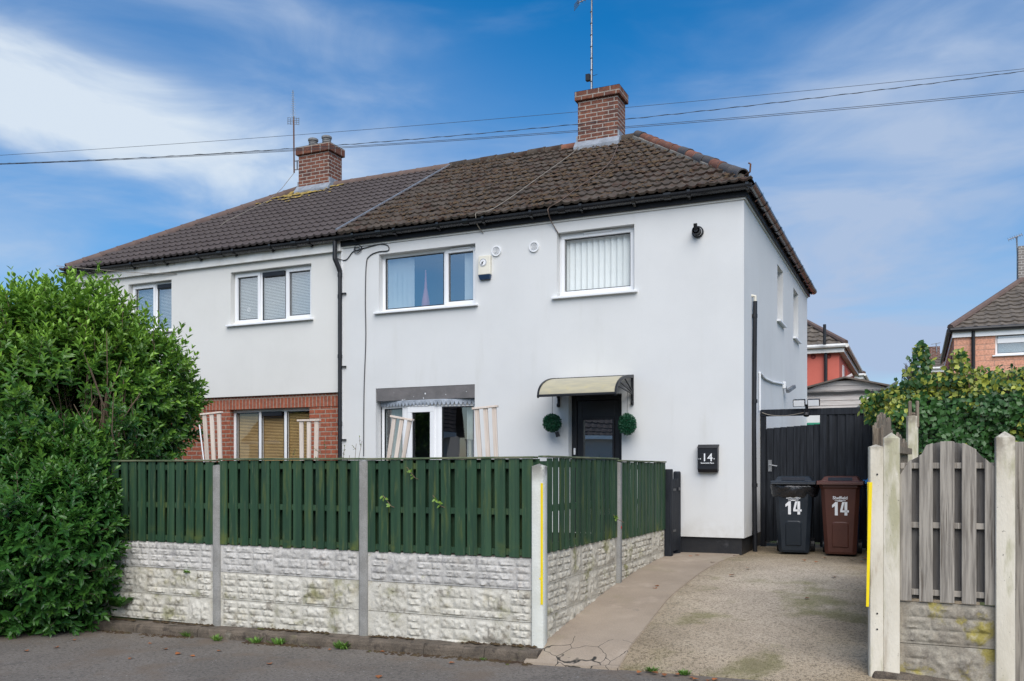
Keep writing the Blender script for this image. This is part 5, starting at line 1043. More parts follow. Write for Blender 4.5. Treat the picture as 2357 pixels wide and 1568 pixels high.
mb = MB(); q = PV(2022, 985, 7.95); mb.box(q.x-.04, q.x+.04, 7.9, 7.96, 1.75, 1.96); mb.box(q.x-.045, q.x-.028, 7.88, 7.90, 1.6, 1.98); mb.box(q.x+.02, q.x+.038, 7.88, 7.90, 1.6, 1.98); obj('slotted_post_top', mb, M['rotwood'], RF, bev=.008)

# ------------------------------------------------------------------ trellis frames leaning in the garden
def trellis():
    t = thing('wooden_trellis', 'x', 'trellis', (0, 0, 0), 'pale timber trellises behind the fence', True)
    for k in (-1, 0, 1):
        mb = MB(); xb, xt = k*.075, k*.105; mb.hexa([(xb-.022, -.009, 0), (xb+.022, -.009, 0), (xb+.022, .009, 0), (xb-.022, .009, 0), (xt-.026, -.009, 2.0), (xt+.026, -.009, 2.0), (xt+.026, .009, 2.0), (xt-.026, .009, 2.0)]); obj('slat', mb, M['palewood'], t, bev=.002)
    mb = MB(); mb.box(-.155, .15, -.022, .022, 2.001, 2.022); obj('top_rail', mb, M['palewood'], t, bev=.002)
    mb = MB(); mb.box(-.10, .10, .010, .028, .5, .54); obj('cross_rail', mb, M['palewood'], t)
    return t
T0 = trellis()
for i, (xl, xr, yt, xb, v, lab) in enumerate(((463, 511, 950, 492, 8.5, 'pale trellis beside a thin white stick, in front of bare brick'), (686, 737, 966, 711, 8.5, 'shortest pale trellis, in front of the brick window edge and pipe'), (900, 952, 961, 911, 8.3, 'pale trellis tilted left in front of the bow window'), (1088, 1146, 936, 1124, 8.2, 'tallest pale trellis tilted right beside the bow window'))):
    t = T0 if i == 0 else copy_tree(T0); t['label'] = lab
    top = PV((xl+xr)/2, yt, v); bot = PV(xb, 1060, v); ang = math.atan2(top.x-bot.x, top.z-bot.z); wd = (PV(xr, yt, v).x-PV(xl, yt, v).x)/.305
    t.location = top-Vector((sin(ang)*2.02, 0, cos(ang)*2.02)); t.rotation_euler = (0, ang, 0); t.scale = (wd, 1, 1)
mb = MB(); mb.tube([PV(459, 978, 8.4), PV(469, 1062, 8.4), PV(474, 1100, 8.4)], .008, 6); tag(obj('garden_stick', mb, M['white'], org=tuple(PV(474, 1100, 8.4))), 'thin white stick leaning left of the leftmost trellis', 'stick')

# ------------------------------------------------------------------ plants
def sprigs(pts, dirs, length, nleaf, lsize, rs, tone_tip=.8, spread=.9):
    # shoots of opposite leaf pairs; returns leaf arrays and stems
    P, D, Nn, S, T = [], [], [], [], []; stems = []
    for p, d, L in zip(pts, dirs, length):
        d = Vector(d).normalized(); a = d.orthogonal().normalized(); b = d.cross(a); p = Vector(p); bend = Vector((rs.gauss(0, .15), rs.gauss(0, .15), rs.uniform(-.05, .2)))
        end = p+d*L+bend*L*.5; stems.append((p, (p+end)/2+bend*L*.1, end)); ph = rs.uniform(0, pi)
        bright = rs.random()
        for k in range(nleaf):
            f = (k//2+.6)/(nleaf/2); q = p.lerp(end, min(1, f)); an = ph+(k//2)*pi/2+(k % 2)*pi; o = a*cos(an)+b*sin(an); up = max(.15, 1-f)
            dd = o*spread*(.5+up)+d*(.35+.75*f)+Vector((0, 0, rs.gauss(-.05, .12)))
            P.append(q); D.append(dd); Nn.append(d*1.0+o*-.25+Vector((rs.gauss(0, .25), rs.gauss(0, .25), rs.gauss(.25, .25)))); S.append(lsize*rs.uniform(.75, 1.2)*(1.05-.45*f)); T.append(max(0, min(1, (f**1.6)*tone_tip*(.25+.75*bright)+rs.gauss(0, .06))))
    return P, D, Nn, S, T, stems
def privet():
    t = thing('privet_hedge', 'tall bushy privet hedge spilling over the left end of the fence', 'hedge', (-9.9, 7.8, -.1)); rs = random.Random(31)
    E = [((-10.25, 7.9, 1.85), (1.60, 1.45, 1.78), 1.5), ((-9.66, 8.5, 2.5), (.92, 1.1, .90), .8), ((-9.45, 7.05, .75), (1.36, .85, 1.10), 1.0), ((-11.6, 7.6, 1.75), (1.8, 1.5, 1.75), 1.0), ((-9.05, 7.3, 1.05), (.72, .6, .95), .5), ((-9.9, 8.2, 3.0), (.8, .9, .85), .4), ((-10.3, 6.6, .5), (1.3, .8, .8), .5), ((-11.2, 8.5, 2.3), (1.3, .8, 1.5), .8)]
    pts, dirs, Ls = [], [], []; wts = [e[2] for e in E]
    def inside(p, skip, m): return any(i != skip and sum(((p[k]-e[0][k])/e[1][k])**2 for k in range(3)) < m for i, e in enumerate(E))
    while len(pts) < 11500:
        i = rs.choices(range(len(E)), wts)[0]; c, r, _ = E[i]; d = Vector((rs.gauss(0, 1), rs.gauss(0, 1), rs.gauss(0, 1))).normalized()
        if d.y > .55 and rs.random() < .4: continue
        dep = rs.choice((1, .98, .95, .9, .82, .7, .55, .4)); lump = 1+.13*fn((c[0]+d.x*2, c[1]+d.y*2, c[2]+d.z*2), 1.5, 5)
        p = Vector(c)+Vector((d.x*r[0], d.y*r[1], d.z*r[2]))*dep*lump
        if p.z < -.15 or (inside(p, i, .5) and rs.random() < .85): continue
        # a thin patch where bare stems show
        g = (p-Vector((-9.15, 7.65, 2.35))); 
        if g.length < .5 and abs(g.z) < .34 and g.y < .3 and rs.random() < .8: continue
        nrm = Vector((d.x/r[0], d.y/r[1], d.z/r[2])).normalized(); up = max(0, nrm.z)
        dd = nrm*.8+Vector((rs.gauss(0, .35), rs.gauss(0, .35), .35+.5*up+rs.gauss(0, .2)))
        L = rs.uniform(.16, .30)
        if p.z > 2.7 and rs.random() < .35: L = rs.uniform(.3, .55); dd = Vector((rs.gauss(0, .2), rs.gauss(0, .2), 1))+nrm*.3
        pts.append(p); dirs.append(dd); Ls.append(L)
    P, D, Nn, S, T, st = sprigs(pts, dirs, Ls, 12, .126, rs, 1.0)
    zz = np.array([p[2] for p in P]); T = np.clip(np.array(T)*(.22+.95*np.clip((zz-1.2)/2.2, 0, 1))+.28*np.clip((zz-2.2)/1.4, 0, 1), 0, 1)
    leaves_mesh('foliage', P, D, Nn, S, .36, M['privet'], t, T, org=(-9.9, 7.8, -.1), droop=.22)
    mb = MB()
    for k, s in enumerate(st):
        if k % 4 == 0: mb.tube(s, [.005, .004, .002], 3, cap=False)
    base = [(-9.3+rs.gauss(0, .35), 8.0+rs.gauss(0, .3), 0) for _ in range(13)]
    for b in base:
        for j in range(5):
            e = Vector((-9.1+rs.gauss(0, .30), 7.8+rs.gauss(0, .30), 2.6+rs.gauss(0, .22))); m1 = Vector(b).lerp(e, .5)+Vector((rs.gauss(0, .1), rs.gauss(0, .1), .15)); mb.tube([b, Vector(b).lerp(m1, .55), m1, m1.lerp(e, .6)+Vector((rs.gauss(0, .04), rs.gauss(0, .04), 0)), e], [.016, .013, .010, .007, .004], 4, cap=False)
    for j in range(20):
        c, r, _ = E[rs.choice((0, 0, 1, 2, 3))]; d = Vector((rs.gauss(0, 1), rs.gauss(0, 1), rs.gauss(.2, 1))).normalized(); e = Vector(c)+Vector((d.x*r[0], d.y*r[1], d.z*r[2]))*.95; b = Vector((c[0]+rs.gauss(0, .25), c[1]+rs.gauss(0, .2), 0)); mb.tube([b, b.lerp(e, .5)+Vector((rs.gauss(0, .15), rs.gauss(0, .15), .2)), e], [.014, .009, .004], 4, cap=False)
    obj('branches', mb, M['twigpale'], t)
privet()
IVY = ([(0, 0, 0), (-.12, .45, .06), (.16, .56, .10), (.42, .74, .0), (.62, .42, .10), (1.0, 0, -.08), (.62, -.42, .10), (.42, -.74, .0), (.16, -.56, .10), (-.12, -.45, .06)], [(0, 1, 2, 3, 4, 5), (0, 5, 6, 7, 8, 9)])
def ivy_top(u): return float(np.interp(u, [-.6, -.45, -.2, 0, .1, .25, .5, 1.0, 2.0, 4.0], [2.42, 2.54, 2.62, 2.68, 2.69, 2.69, 2.70, 2.74, 2.76, 2.72]))
def ivy():
    t = thing('ivy_hedge', 'broad ivy hedge with yellow variegated leaves right of the drive', 'hedge', (1.2, 12, .4)); rs = random.Random(41); P, D, Nn, S, T = [], [], [], [], []
    def add(p, n, tn):
        n = Vector(n)+Vector((rs.gauss(0, .45), rs.gauss(0, .45), rs.gauss(0, .45))); d = Vector((rs.gauss(0, .8), rs.gauss(0, .3), -.6+rs.gauss(0, .6)))
        P.append(p); D.append(d); Nn.append(n); S.append(rs.uniform(.034, .068)); T.append(tn)
    for i in range(17000):   # front face
        u = rs.uniform(-.56, 3.6); zt = ivy_top(u); z = .35+(zt-.35)*rs.random()**.7
        if u < -.42 and z < 2.15+.15*fn((u, z, 0), 3): continue
        bul = .22*fn((u, z, 0), 1.6, 3)+.10*fn((u, z, 0), 4.5, 9); round_ = .35*max(0, (z-(zt-.4))/.4)**2
        lft = max(0, (-.15-u))*1.2
        v = 11.25-bul+round_+lft+rs.uniform(-.02, .2)
        vg = fn((u, z, 7), 2.3, 2); tn = 0
        if vg > .16 and rs.random() < .3: tn = rs.uniform(.35, 1)
        if z > zt-.25 and rs.random() < .6: tn = rs.uniform(.3, .95)
        add((u, v, z), (0, -1, .35), tn)
    for i in range(10500):   # top
        u = rs.uniform(-.62, 3.6); v = rs.uniform(11.4, 15.5); z = ivy_top(u)+.10*fn((u, v, 0), 2.2, 5)+rs.uniform(-.12, .06)-.1*max(0, v-13)
        add((u, v, z), (0, -.3, 1), rs.uniform(.2, .9) if rs.random() < .5 else 0)
    for i in range(5500):   # flank towards the drive
        v = rs.uniform(11.4, 13.4); z = rs.uniform(.4, ivy_top(-.5)); u = -.36+.10*fn((0, v, z), 2, 4)+rs.uniform(-.02, .15)-.25*max(0, z-1.9)
        add((u, v, z), (-1, -.3, .3), rs.uniform(.3, 1) if fn((u, v, z), 2.2, 1) > .05 and rs.random() < .5 else 0)
    for i in range(480):    # upright shoots
        k = rs.random(); c, zt, wd = ((.05, 3.10, .10) if k < .6 else (.45, 2.98, .13)); z = rs.uniform(2.6, zt); f = (zt-z)/.5
        add((c+rs.gauss(0, wd*min(1, f+.15)), 11.45+rs.gauss(0, .10), z), (0, -1, .2), rs.uniform(.2, .8) if rs.random() < (.25 if k < .6 else .8) else 0)
    leaves_mesh('foliage', P, D, Nn, S, .62, M['ivy'], t, T, shape=IVY, org=(1.2, 12, .4))
    mb = MB()
    for i in range(60):
        u = rs.uniform(.3, 3.4); mb.tube([(u, 11.9, .3), (u+rs.gauss(0, .2), 11.6, 1.4), (u+rs.gauss(0, .3), 11.55, ivy_top(u)-.05)], [.02, .014, .006], 5, cap=False)
    obj('branches', mb, M['twig'], t)
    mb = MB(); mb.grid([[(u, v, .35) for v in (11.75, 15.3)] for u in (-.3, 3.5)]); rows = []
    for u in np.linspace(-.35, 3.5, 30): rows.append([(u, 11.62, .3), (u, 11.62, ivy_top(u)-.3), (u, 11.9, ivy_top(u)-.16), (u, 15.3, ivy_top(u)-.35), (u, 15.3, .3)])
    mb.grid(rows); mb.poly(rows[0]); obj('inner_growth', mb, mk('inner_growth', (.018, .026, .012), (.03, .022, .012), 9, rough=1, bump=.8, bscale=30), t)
ivy()
def shrub(name, label, base, n, hgt, spread, leaf, mat, tone=.5, seed=1, stem='twigpale', nleaf=8, group=None, cat='shrub'):
    rs = random.Random(seed); b = Vector(base); t = thing(name, label, cat, tuple(b), group); mb = MB(); pts, dirs, Ls = [], [], []
    for k in range(n):
        e = b+Vector((rs.gauss(0, spread), rs.gauss(0, spread*.5), hgt*rs.uniform(.6, 1))); m_ = b.lerp(e, .5)+Vector((rs.gauss(0, .05), rs.gauss(0, .05), .08)); mb.tube([b, m_, e], [.006, .004, .002], 4, cap=False)
        for j in range(3): f = .55+.2*j; p = m_.lerp(e, (f-.5)*2); pts.append(p); dirs.append((rs.gauss(0, .8), rs.gauss(0, .5), rs.uniform(.1, .9))); Ls.append(rs.uniform(.05, .13))
    P, D, Nn, S, T, st = sprigs(pts, dirs, Ls, nleaf, leaf, rs, tone)
    leaves_mesh('foliage', P, D, Nn, S, .42, mat, t, T, org=tuple(b)); [mb.tube(s, .0025, 3, cap=False) for s in st]; obj('stems', mb, M[stem], t); return t
for (x, lab, n, h, sp, sd, nl) in ((790, 'spindly twigs with small yellow green buds beside the downpipe', 12, 1.50, .16, 3, 6), (700, 'sparse budding twigs in front of the brown blinds', 7, 1.46, .16, 4, 6), (905, 'thin curling stems above the fence below the bow window', 6, 1.36, .16, 5, 4), (1165, 'leafy reddish green shrub just above the fence beside the tall trellis', 9, 1.34, .10, 6, 10), (980, 'two bare shoots rising above the middle of the right panel', 4, 1.32, .1, 7, 4)):
    c = PV(x, 1060, 7.9); shrub('garden_shrub', lab, (c.x, 7.9, .42), n, h, sp, .045 if nl > 8 else .028, M['weed'], .7, sd, nleaf=nl, group='shrubs poking above the fence')
# tendrils growing through the fence panels
for (x, y, lab, sd) in ((955, 1100, 'green tendril with a few leaves through the top of the right panel', 1), (900, 1165, 'small leafy tendril through the lower left of the right panel', 2), (1015, 1165, 'single bright leaf cluster at the middle rail of the right panel', 3), (1420, 1195, 'tiny leaf sprig poking through the side fence', 4)):
    c = PV(x, y, VFN-.06) if x < 1300 else PU(x, y, us+.06); rs = random.Random(sd); t = thing('tendril', lab, 'plant', tuple(c), 'tendrils through the fence')
    tip = c+Vector((-.07, -.03, .10)); mb = MB(); mb.tube([c+Vector((.05, .09, -.04)), c, tip], .004, 4); obj('stem', mb, M['twigpale'], t)
    n = 6; P = [c.lerp(tip, rs.random()) for _ in range(n)]; leaves_mesh('foliage', P, [(rs.gauss(0, 1), -.4, rs.gauss(0, .7)) for _ in range(n)], [(rs.gauss(0, .4), -1, .4) for _ in range(n)], [.045]*n, .5, M['weed'], t, [.3]*n, org=tuple(c))
# weeds at the kerb
def tuft(name, label, p, n, ln, wid, mat, seed, flat=.3, group=None, tone=.2):
    rs = random.Random(seed); p = Vector(p); P = [p+Vector((rs.gauss(0, ln*.25), rs.gauss(0, ln*.12), 0)) for _ in range(n)]; an = [rs.uniform(0, 2*pi) for _ in range(n)]
    o = leaves_mesh(name, P, [(cos(a), sin(a)*.7, rs.uniform(flat, 1.4)) for a in an], [(-cos(a)*.5, -sin(a)*.5, 1) for a in an], [ln*rs.uniform(.6, 1.1) for _ in range(n)], wid, mat, None, [tone*rs.random() for _ in range(n)], org=tuple(p), droop=.6); return tag(o, label, 'weed', group)
for i, (x, y, ln, n, lab) in enumerate(((235, 1445, .16, 12, 'broad dandelion weed at the kerb near the hedge'), (430, 1466, .10, 16, 'grassy weed on the kerb edge below the left panel'), (500, 1476, .10, 14, 'low weed beside the first grey post foot'), (590, 1481, .10, 16, 'weed clump at the kerb left of centre'), (640, 1484, .11, 16, 'taller grass blades at the kerb below the middle panel'), (785, 1494, .13, 20, 'brightest grass tuft at the kerb before the second grey post'), (1112, 1520, .05, 7, 'tiny weed at the kerb below the right panel'))):
    du, dv = _ray(x); Z = 8.5
    for _ in range(30): Z = (asph(Z*du)-H)*FO/(YH-y)
    p = Vector((Z*du, Z*dv, asph(Z*du))); tuft('weed', lab, p, n*3 if i else n, ln*.85, .10 if i else .5, M['weed'], 100+i, .5 if i else .15, 'weeds along the kerb')
for i, (x, lab) in enumerate(((1500, 'grass tuft at the foot of the driveway with dead leaves'), (1575, 'small grass tuft on the driveway edge right of the larger one'), (2140, 'tiny seedling at the foot of the arched fence'))):
    tuft('weed', lab, (ux(x, 7.12), 7.12, asph(-1.5)+.0), 70 if i < 2 else 8, .06, .12, M['weed'], 140+i, .5, 'weeds along the kerb')
tuft('kerb_plant', 'little green seedlings in the joint of the grey stone panels', PV(430, 1318, VFN-.04), 14, .05, .6, M['weed'], 160, .2)
tuft('kerb_plant', 'leafy bramble sprig at the foot of the hedge by the fence', PV(275, 1395, VFN-.1), 30, .16, .5, M['privet'], 161, .2)
shrub('garden_shrub', 'low leafy green plants right of the last pale post', (1.02, 7.75, .05), 22, .50, .2, .06, M['weed'], .3, 12)
shrub('garden_shrub', 'taller green plant behind the grey timber post', (1.15, 8.6, .2), 24, 1.0, .25, .06, M['ivy'], .1, 13)
# fallen leaves
LG = 'fallen leaves on drive and pavement'
def dead_leaf(p, rz, s, lab): 
    o = bpy.data.objects.new('fallen_leaf', dl_mesh); COL.objects.link(o); o.location = p; o.rotation_euler = (random.uniform(-.12, .12), random.uniform(-.12, .12), rz); o.scale = (s, s, s); tag(o, lab, 'leaf', LG)
_t = [(0, 0, 0), (.3, .42, .16), (.7, .32, .10), (1, 0, .05), (.7, -.32, .12), (.3, -.42, .18)]
dl_mesh = bpy.data.meshes.new('fallen_leaf'); dl_mesh.from_pydata([(a-.5, b, c) for a, b, c in _t], [], [(0, 1, 2, 3), (0, 3, 4, 5)]); dl_mesh.materials.append(M['deadleaf'])
for (x, y) in ((1722, 1310), (1900, 1287), (1960, 1291), (1990, 1288), (2040-40, 1300), (1850, 1292), (1880, 1296), (1985, 1296), (1920, 1340-10), (1660, 1283), (1690, 1282), (1590, 1283), (1605, 1281), (1640, 1297), (1512, 1352), (1508, 1357), (1858, 1380), (1685, 1327)):
    p = PG(x, y); dead_leaf(p+Vector((0, 0, .012)), random.uniform(0, 6), random.uniform(.05, .085), 'small curled brown dead leaf lying on the driveway or path')
for (x, y) in ((1490, 1549), (1510, 1553), (1535, 1556), (1560, 1552), (1598, 1557), (1610, 1560), (1478, 1556), (1640, 1560), (1650, 1555)):
    p = Vector((ux(x, 7.11), 7.11-(y-1549)*.012, asph(-2)+.02)); dead_leaf(p, random.uniform(0, 6), random.uniform(.04, .07), 'small orange dead leaf at the foot of the driveway')
for (x, y) in ((1040, 1548-20), (872, 1560), (443, 1512), (410, 1507), (760, 1497), (880, 1502), (345, 1483), (380, 1496), (505, 1500), (620, 1530), (130, 1492), (170, 1475), (60, 1500), (300, 1518)):
    du, dv = _ray(x); Z = 8.0
    for _ in range(30): Z = (asph(Z*du)-H)*FO/(YH-y)
    dead_leaf(Vector((Z*du, Z*dv, asph(Z*du)+.007)), random.uniform(0, 6), random.uniform(.04, .075), 'small dry leaf lying on the asphalt pavement')

# ------------------------------------------------------------------ neighbours in the distance
def simple_house(t, u0, u1, v0, v1, zb, zw, zr, ridge, mat, roofmat, hipl, hipr, ov=.3, per=.30, gut='whitewood', holes=()):
    mb = MB(); wall(mb, frontP(v0), u0, u1, zb, zw, list(holes), .12); mb.quad((u1, v0, zb), (u1, v1, zb), (u1, v1, zw), (u1, v0, zw)); mb.quad((u0, v0, zb), (u0, v1, zb), (u0, v1, zw), (u0, v0, zw)); mb.quad((u0, v1, zb), (u1, v1, zb), (u1, v1, zw), (u0, v1, zw)); obj('wall', mb, mat, t)
    vm = (v0+v1)/2; E0 = Vector((u0-ov, v0-ov, zw+.05)); S = Vector((0, vm-v0+ov, zr-zw-.05)); L = u1-u0+2*ov
    c0, c1 = Vector((u0-ov, v0-ov, 0)), Vector((u1+ov, v0-ov, 0)); a0, a1 = Vector((ridge[0], vm, 0)), Vector((ridge[1], vm, 0)); clips = []
    if hipl: clips.append(clip_plane(c0, a0, False))
    if hipr: clips.append(clip_plane(c1, a1, True))
    tiles(E0, (1, 0, 0), S.normalized(), L, S.length, per=per, gauge=.34, amp=.03, thick=.035, jit=.012, seed=int(u0*10) % 97, clips=clips, name='roof', mat=roofmat, house=t)
    mb = MB(); zz = zw+.05; mb.poly([(u0-ov, v0-ov, zz), (u0-ov, v1+ov, zz), (ridge[0], vm, zr)]); mb.poly([(u1+ov, v0-ov, zz), (u1+ov, v1+ov, zz), (ridge[1], vm, zr)]); mb.poly([(u0-ov, v1+ov, zz), (u1+ov, v1+ov, zz), (ridge[1], vm, zr), (ridge[0], vm, zr)]); obj('roof_slope', mb, roofmat, t)
    for c, a, on in ((c0, a0, hipl), (c1, a1, hipr)):
        if on: mb = MB(); mb.tube([Vector((c.x, c.y, zz+.06)), Vector((a.x, a.y, zr+.03))], .085, 8); obj('hip_tile', mb, M['ridgebrown'], t)
    mb = MB(); mb.tube([(ridge[0], vm, zr+.02), (ridge[1], vm, zr+.02)], .085, 8); obj('ridge_tile', mb, M['ridgebrown'], t)
    mb = MB(); mb.box(u0-ov+.05, u1+ov-.05, v0-ov+.03, v0-.0, zw-.16, zw+.02); mb.box(u1, u1+ov-.05, v0, v1+ov, zw-.16, zw+.02); mb.box(u0-ov+.05, u0, v0, v1+ov, zw-.16, zw+.02); obj('fascia', mb, M[gut] if gut != 'black' else M['upvc'], t)
    mb = MB(); mb.tube([(u0-ov, v0-ov-.03, zw+.03), (u1+ov, v0-ov-.03, zw+.03)], .06, 8); mb.tube([(u1+ov+.03, v0-ov, zw+.03), (u1+ov+.03, v1+ov, zw+.03)], .06, 8); mb.tube([(u0-ov-.03, v0-ov, zw+.03), (u0-ov-.03, v1+ov, zw+.03)], .06, 8); obj('gutter', mb, M['blackplastic'] if gut == 'black' else M['whitewood'], t)
def red_house():
    v = 28.5; c = PV(1931.5, 800, v); t = thing('red_house', 'red rendered house with tiled roof beyond the shed', 'house', (c.x-3, v+3, .8)); zw = c.z
    simple_house(t, c.x-7, c.x, v, v+7.2, .5, zw, zw+2.35, (c.x-7, c.x-2.9), M['red'], M['fartile'], False, True, ov=.2)
    for x, y in ((1872, 821), (1907.5, 820)):
        q = PV(x, y, v); mb = MB(); mb.ring(q, (0, -1, 0), .055, .075, .01, 18)
        for a in range(8): an = a*pi/4; mb.beam(q+Vector((cos(an)*.02, -.004, sin(an)*.02)), q+Vector((cos(an)*.06, -.004, sin(an)*.06)), .02, .01, up=(0,1,0))
        obj('wall_vent', mb, mk('maroon_vent', (.17, .03, .03), rough=.8), t)
    a, b = PV(1898, 747, v-.45), PV(1898, 890, v-.08); mb = MB(); mb.tube([a, Vector((a.x, v-.45, zw+.05)), ], .045, 8); mb.tube([(a.x, v-.08, zw-.1), (a.x, v-.08, .6)], .05, 8); obj('soil_pipe', mb, M['blackplastic'], t)
    for f in (1.2, 3.0): mb = MB(); mb.box(c.x+.001, c.x+.03, v+f, v+f+.5, zw-1.5, zw-.4); obj('window', mb, M['upvc'] if f < 2 else M['red'], t)
    mb = MB(); q = PV(1943, 856, v); mb.tube([(c.x+.05, v+2.0, q.z), (c.x+.25, v+2.0, q.z+.1)], .05, 6); obj('outside_lamp', mb, M['upvc'], t)
red_house()
def peach_house():
    v = 26.1; c = PV(2195.9, 764, v); t = thing('peach_house', 'peach brick house with white window on the far right', 'house', (c.x+3, v+3, .8)); zw = c.z; u0 = c.x
    q0, q1 = PV(2291, 818, v), PV(2291, 768, v); q2 = PV(2372, 768, v); hole = (q0.x, q2.x, q0.z, q1.z)
    simple_house(t, u0, u0+8.5, v, v+7.4, .5, zw, zw+1.95, (u0+2.0, u0+8.5), M['peach'], M['fartile'], True, False, ov=.09, gut='black', holes=[hole])
    wn = window(t, frontP(v), *hole, .06, [(0, 1, False)], blind=[('slat', .03, .97)]); hz = hole[2]+(hole[3]-hole[2])*.66; mb = MB(); mb.box(hole[0]+.05, hole[1]-.05, v+.03, v+.12, hz-.06, hz+.06); obj('transom', mb, M['upvc'], wn)
    mb = MB(); mb.box(hole[0]-.05, hole[1]+.05, v-.006, v+.05, hole[3]+.004, hole[3]+.20); obj('brick_course', mb, M['peach'], t)
    q = PV(2240, 800, v); mb = MB(); mb.tube([(q.x, v-.06, zw), (q.x, v-.06, .6)], .045, 8); obj('downpipe', mb, M['blackplastic'], t)
    for f in (1.6, 3.4): mb = MB(); mb.box(u0-.02, u0-.001, v+f, v+f+.45, zw-1.6, zw-.45); obj('window', mb, mk('brown_reveal', (.25, .10, .07), rough=.8), t)
    mb = MB(); q = PV(2342, 640, v+3.7); mb.box(q.x, q.x+.75, v+3.45, v+3.95, zw+1.4, zw+2.85); ch = obj('chimney', mb, mk('grey_brick', (.30, .27, .24), (.22, .20, .18), 5, rough=.9, brick=((.45,.43,.40), .225, .076, .014, (.24,.21,.19))), t)
    a = thing('television_aerial', 'thin aerial beside the peach house chimney', 'aerial', (q.x, v+3.7, zw+2.6), 'television aerials on the chimneys'); mb = MB(); p0, p1 = PV(2344, 628, v+3.7), PV(2340, 545, v+3.7); mb.tube([p0, p1], .022, 6); l, r = PV(2321, 552, v+3.7), PV(2352, 540, v+3.7); mb.tube([l, r], .014, 5)
    for k in range(7): s = l.lerp(r, k/6); mb.tube([s+Vector((0, -.2, -.09)), s+Vector((0, .2, .09))], .008, 4)
    obj('mast', mb, M['steel'], a)
peach_house()
def far_roofs():
    v = 46; c = PV(1975, 866, v); t = thing('distant_house', 'distant pale house corner peeping past the red house', 'house', (c.x-4, v+3, 1)); simple_house(t, c.x-8, c.x, v, v+7, .5, c.z, c.z+1.7, (c.x-8, c.x-3), mk('pale_wall', (.55,.57,.58), rough=.9), M['fartile'], False, True)
    v = 50; c = PV(2138, 842, v); t = thing('distant_house', 'distant tiled roof with brick chimney above the ivy', 'house', (c.x+4, v+3, 1)); simple_house(t, c.x, c.x+8, v, v+7, .5, c.z-.2, c.z+1.9, (c.x+2.2, c.x+8), M['peach'], M['fartile'], True, False)
    q = PV(2147, 815, v+3); mb = MB(); mb.box(q.x-.35, q.x+.35, v+3, v+3.6, c.z+.2, q.z+.4); obj('chimney', mb, M['chimney'], t)
    p0, p1 = PV(2156, 812, v+3), PV(2155, 790, v+3); a = thing('television_aerial', 'tiny far aerial above the distant tiled roof', 'aerial', tuple(p0), 'television aerials on the chimneys'); mb = MB(); mb.tube([p0, p1], .03, 5); mb.tube([PV(2143, 793, v+3), PV(2165, 789, v+3)], .02, 4); obj('mast', mb, M['steel'], a)
    # bare shrub against the sky
    rs = random.Random(77); b = PV(2100, 880, 24); t = thing('bare_tree', 'small bare twiggy tree above the ivy hedge', 'tree', (b.x, b.y, .8)); mb = MB(); tr = MB(); tr.tube([(b.x, b.y, .8), (b.x+.05, b.y, b.z-.1)], [.06, .04], 6)
    for k in range(70):
        e = PV(2098+rs.gauss(0, 11), 848+rs.gauss(0, 11), 24+rs.gauss(0, .3)); m_ = Vector((b.x, b.y, b.z-.1)).lerp(e, .5)+Vector((rs.gauss(0, .1), 0, rs.gauss(0, .05))); mb.tube([(b.x+.05, b.y, b.z-.1), m_, e], [.014, .009, .005], 3, cap=False)
    obj('crown', mb, M['treedark'], t); obj('trunk', tr, M['treedark'], t)
far_roofs()
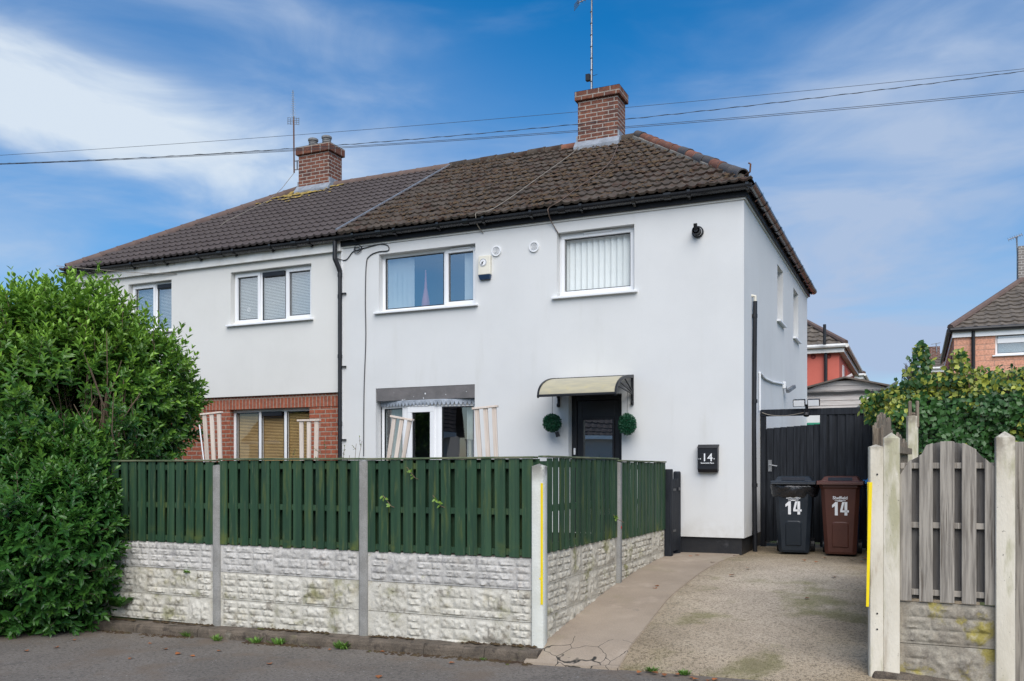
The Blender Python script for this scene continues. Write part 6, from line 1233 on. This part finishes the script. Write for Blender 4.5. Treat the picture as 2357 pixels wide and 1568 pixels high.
def shed():
    v = 20.6; pk = PV(1945.7, 871, v); l = PV(1848, 897, v); hw = pk.x-l.x; t = thing('garden_shed', 'weathered timber shed with shallow gable behind the black gate', 'shed', (pk.x, v, .6)); sl = (pk.z-l.z)/hw
    mb = MB(); z = .6; k = 0
    while z < pk.z-.08:
        h = .105; zt = min(z+h, pk.z-.05); x = hw if z < l.z else max(.05, (pk.z-z)/sl-.02); x2 = hw if zt < l.z else max(.02, (pk.z-zt)/sl-.02)
        mb.hexa([(pk.x-x, v-.018, z), (pk.x+x, v-.018, z), (pk.x+x, v+.02, z), (pk.x-x, v+.02, z), (pk.x-x2, v-.004, zt-.003), (pk.x+x2, v-.004, zt-.003), (pk.x+x2, v+.02, zt-.003), (pk.x-x2, v+.02, zt-.003)]); z += h
    mb.box(pk.x-hw+.1, pk.x-hw+.13, v, v+3, .6, l.z); mb.box(pk.x+hw-.13, pk.x+hw-.1, v, v+3, .6, l.z); obj('wall', mb, M['shedwood'], t)
    mb = MB(); mb.box(pk.x-hw+.0, pk.x-hw+.10, v-.03, v-.019, .6, l.z-.03); obj('corner_board', mb, M['shedwood'], t)
    mb = MB()
    for s in (-1, 1): mb.hexa([(pk.x, v-.14, pk.z), (pk.x+s*(hw+.15), v-.14, l.z-.15*sl), (pk.x+s*(hw+.15), v+3.2, l.z-.15*sl), (pk.x, v+3.2, pk.z), (pk.x, v-.14, pk.z+.035), (pk.x+s*(hw+.15), v-.14, l.z-.15*sl+.035), (pk.x+s*(hw+.15), v+3.2, l.z-.15*sl+.035), (pk.x, v+3.2, pk.z+.035)])
    obj('roof', mb, mk('shed_felt', (.11, .095, .085), (.15, .12, .1), 6, rough=.95), t)
    mb = MB(); rows = []; 
    for i in range(30):
        x = pk.x-hw+2*hw*i/29; zz = PV(1945, 904, v).z+.02*fn((x, 0, 0), 3); rows.append([(x, v-.06, zz-.03), (x, v-.06, zz+.02), (x, v-.02, zz+.03)])
    mb.grid(rows); obj('felt_edge', mb, mk('dark_felt', (.035, .035, .036), rough=.95), t)
    # green lean-to and the white rear extension seen over the gate
    mb = MB(); mb.box(ux(1858, 19.3), ux(1894, 19.3), 19.2, 19.3, .6, PV(1870, 973.5, 19.3).z); tag(obj('water_butt', mb, mk('green_plastic', (.02, .22, .13), rough=.5), org=(ux(1870, 19.3), 19.2, .6), bev=.02), 'top of a green tank glimpsed over the black gate', 'tank')
    t2 = thing('lean_to', 'grey roofed lean-to between shed and ivy', 'shelter', (ux(1985, 17), 17, .6)); a, b = PV(1955, 948, 17), PV(2006, 912, 17); mb = MB(); mb.prism([(a.x, 17, a.z), (b.x+.4, 17, b.z+.25), (b.x+.4, 17, b.z+.20), (a.x+.1, 17, a.z-.06)], (0, 1.5, 0)); obj('roof', mb, mk('grey_felt', (.12, .14, .14), rough=.9), t2); mb = MB(); mb.box(a.x+.25, b.x+.35, 17.1, 18.3, .6, a.z-.1); obj('wall', mb, M['greywood'], t2)
shed()
mb = MB(); p = PV(1800, 945, 19.79); mb.box(UR-.3, UR+.75, 19.81, 21.5, .5, PV(1800, 956, 19.8).z); t = tag(obj('rear_porch', mb, M['render'], org=(UR, 20, .5)), 'low white rear wall seen over the black gate', 'wall')
def opposite():   # the house across the street, mirrored in the panes
    t = thing('opposite_house', 'white house with tiled roof across the street, mirrored in the bow window', 'house', (-18, -14, -.6)); v = -11.0; u0, u1 = -31, -8.5; zw, zr = 3.1, 5.6
    mb = MB(); mb.quad((u0, v, -1), (u1, v, -1), (u1, v, zw), (u0, v, zw)); mb.quad((u0, v-7, -1), (u1, v-7, -1), (u1, v-7, zw), (u0, v-7, zw)); mb.quad((u1, v, -1), (u1, v-7, -1), (u1, v-7, zw), (u1, v, zw)); mb.quad((u0, v, -1), (u0, v-7, -1), (u0, v-7, zw), (u0, v, zw)); obj('wall', mb, mk('opposite_wall', (.42, .40, .38), rough=.9), t)
    S = Vector((0, -3.8, zr-zw)); tiles((u0-.3, v+.3, zw), (1, 0, 0), S.normalized(), u1-u0+.6, S.length, per=.3, gauge=.34, amp=.03, jit=.004, seed=2, name='roof', mat=M['tile_new'], house=t)
    mb = MB(); mb.quad((u0-.3, v-7.3, zw), (u1+.3, v-7.3, zw), (u1+.3, v-3.5, zr), (u0-.3, v-3.5, zr)); obj('roof_slope', mb, M['tile_new'], t)
    mb = MB(); mb.box(u0-.3, u1+.3, v+.05, v+.3, zw-.2, zw); obj('fascia', mb, M['upvc'], t)
    for k in range(7): mb = MB(); x = u0+2+k*3.0; mb.box(x, x+.7, v+.001, v+.03, 1.0, 2.4); obj('window', mb, M['room'], t)
opposite()
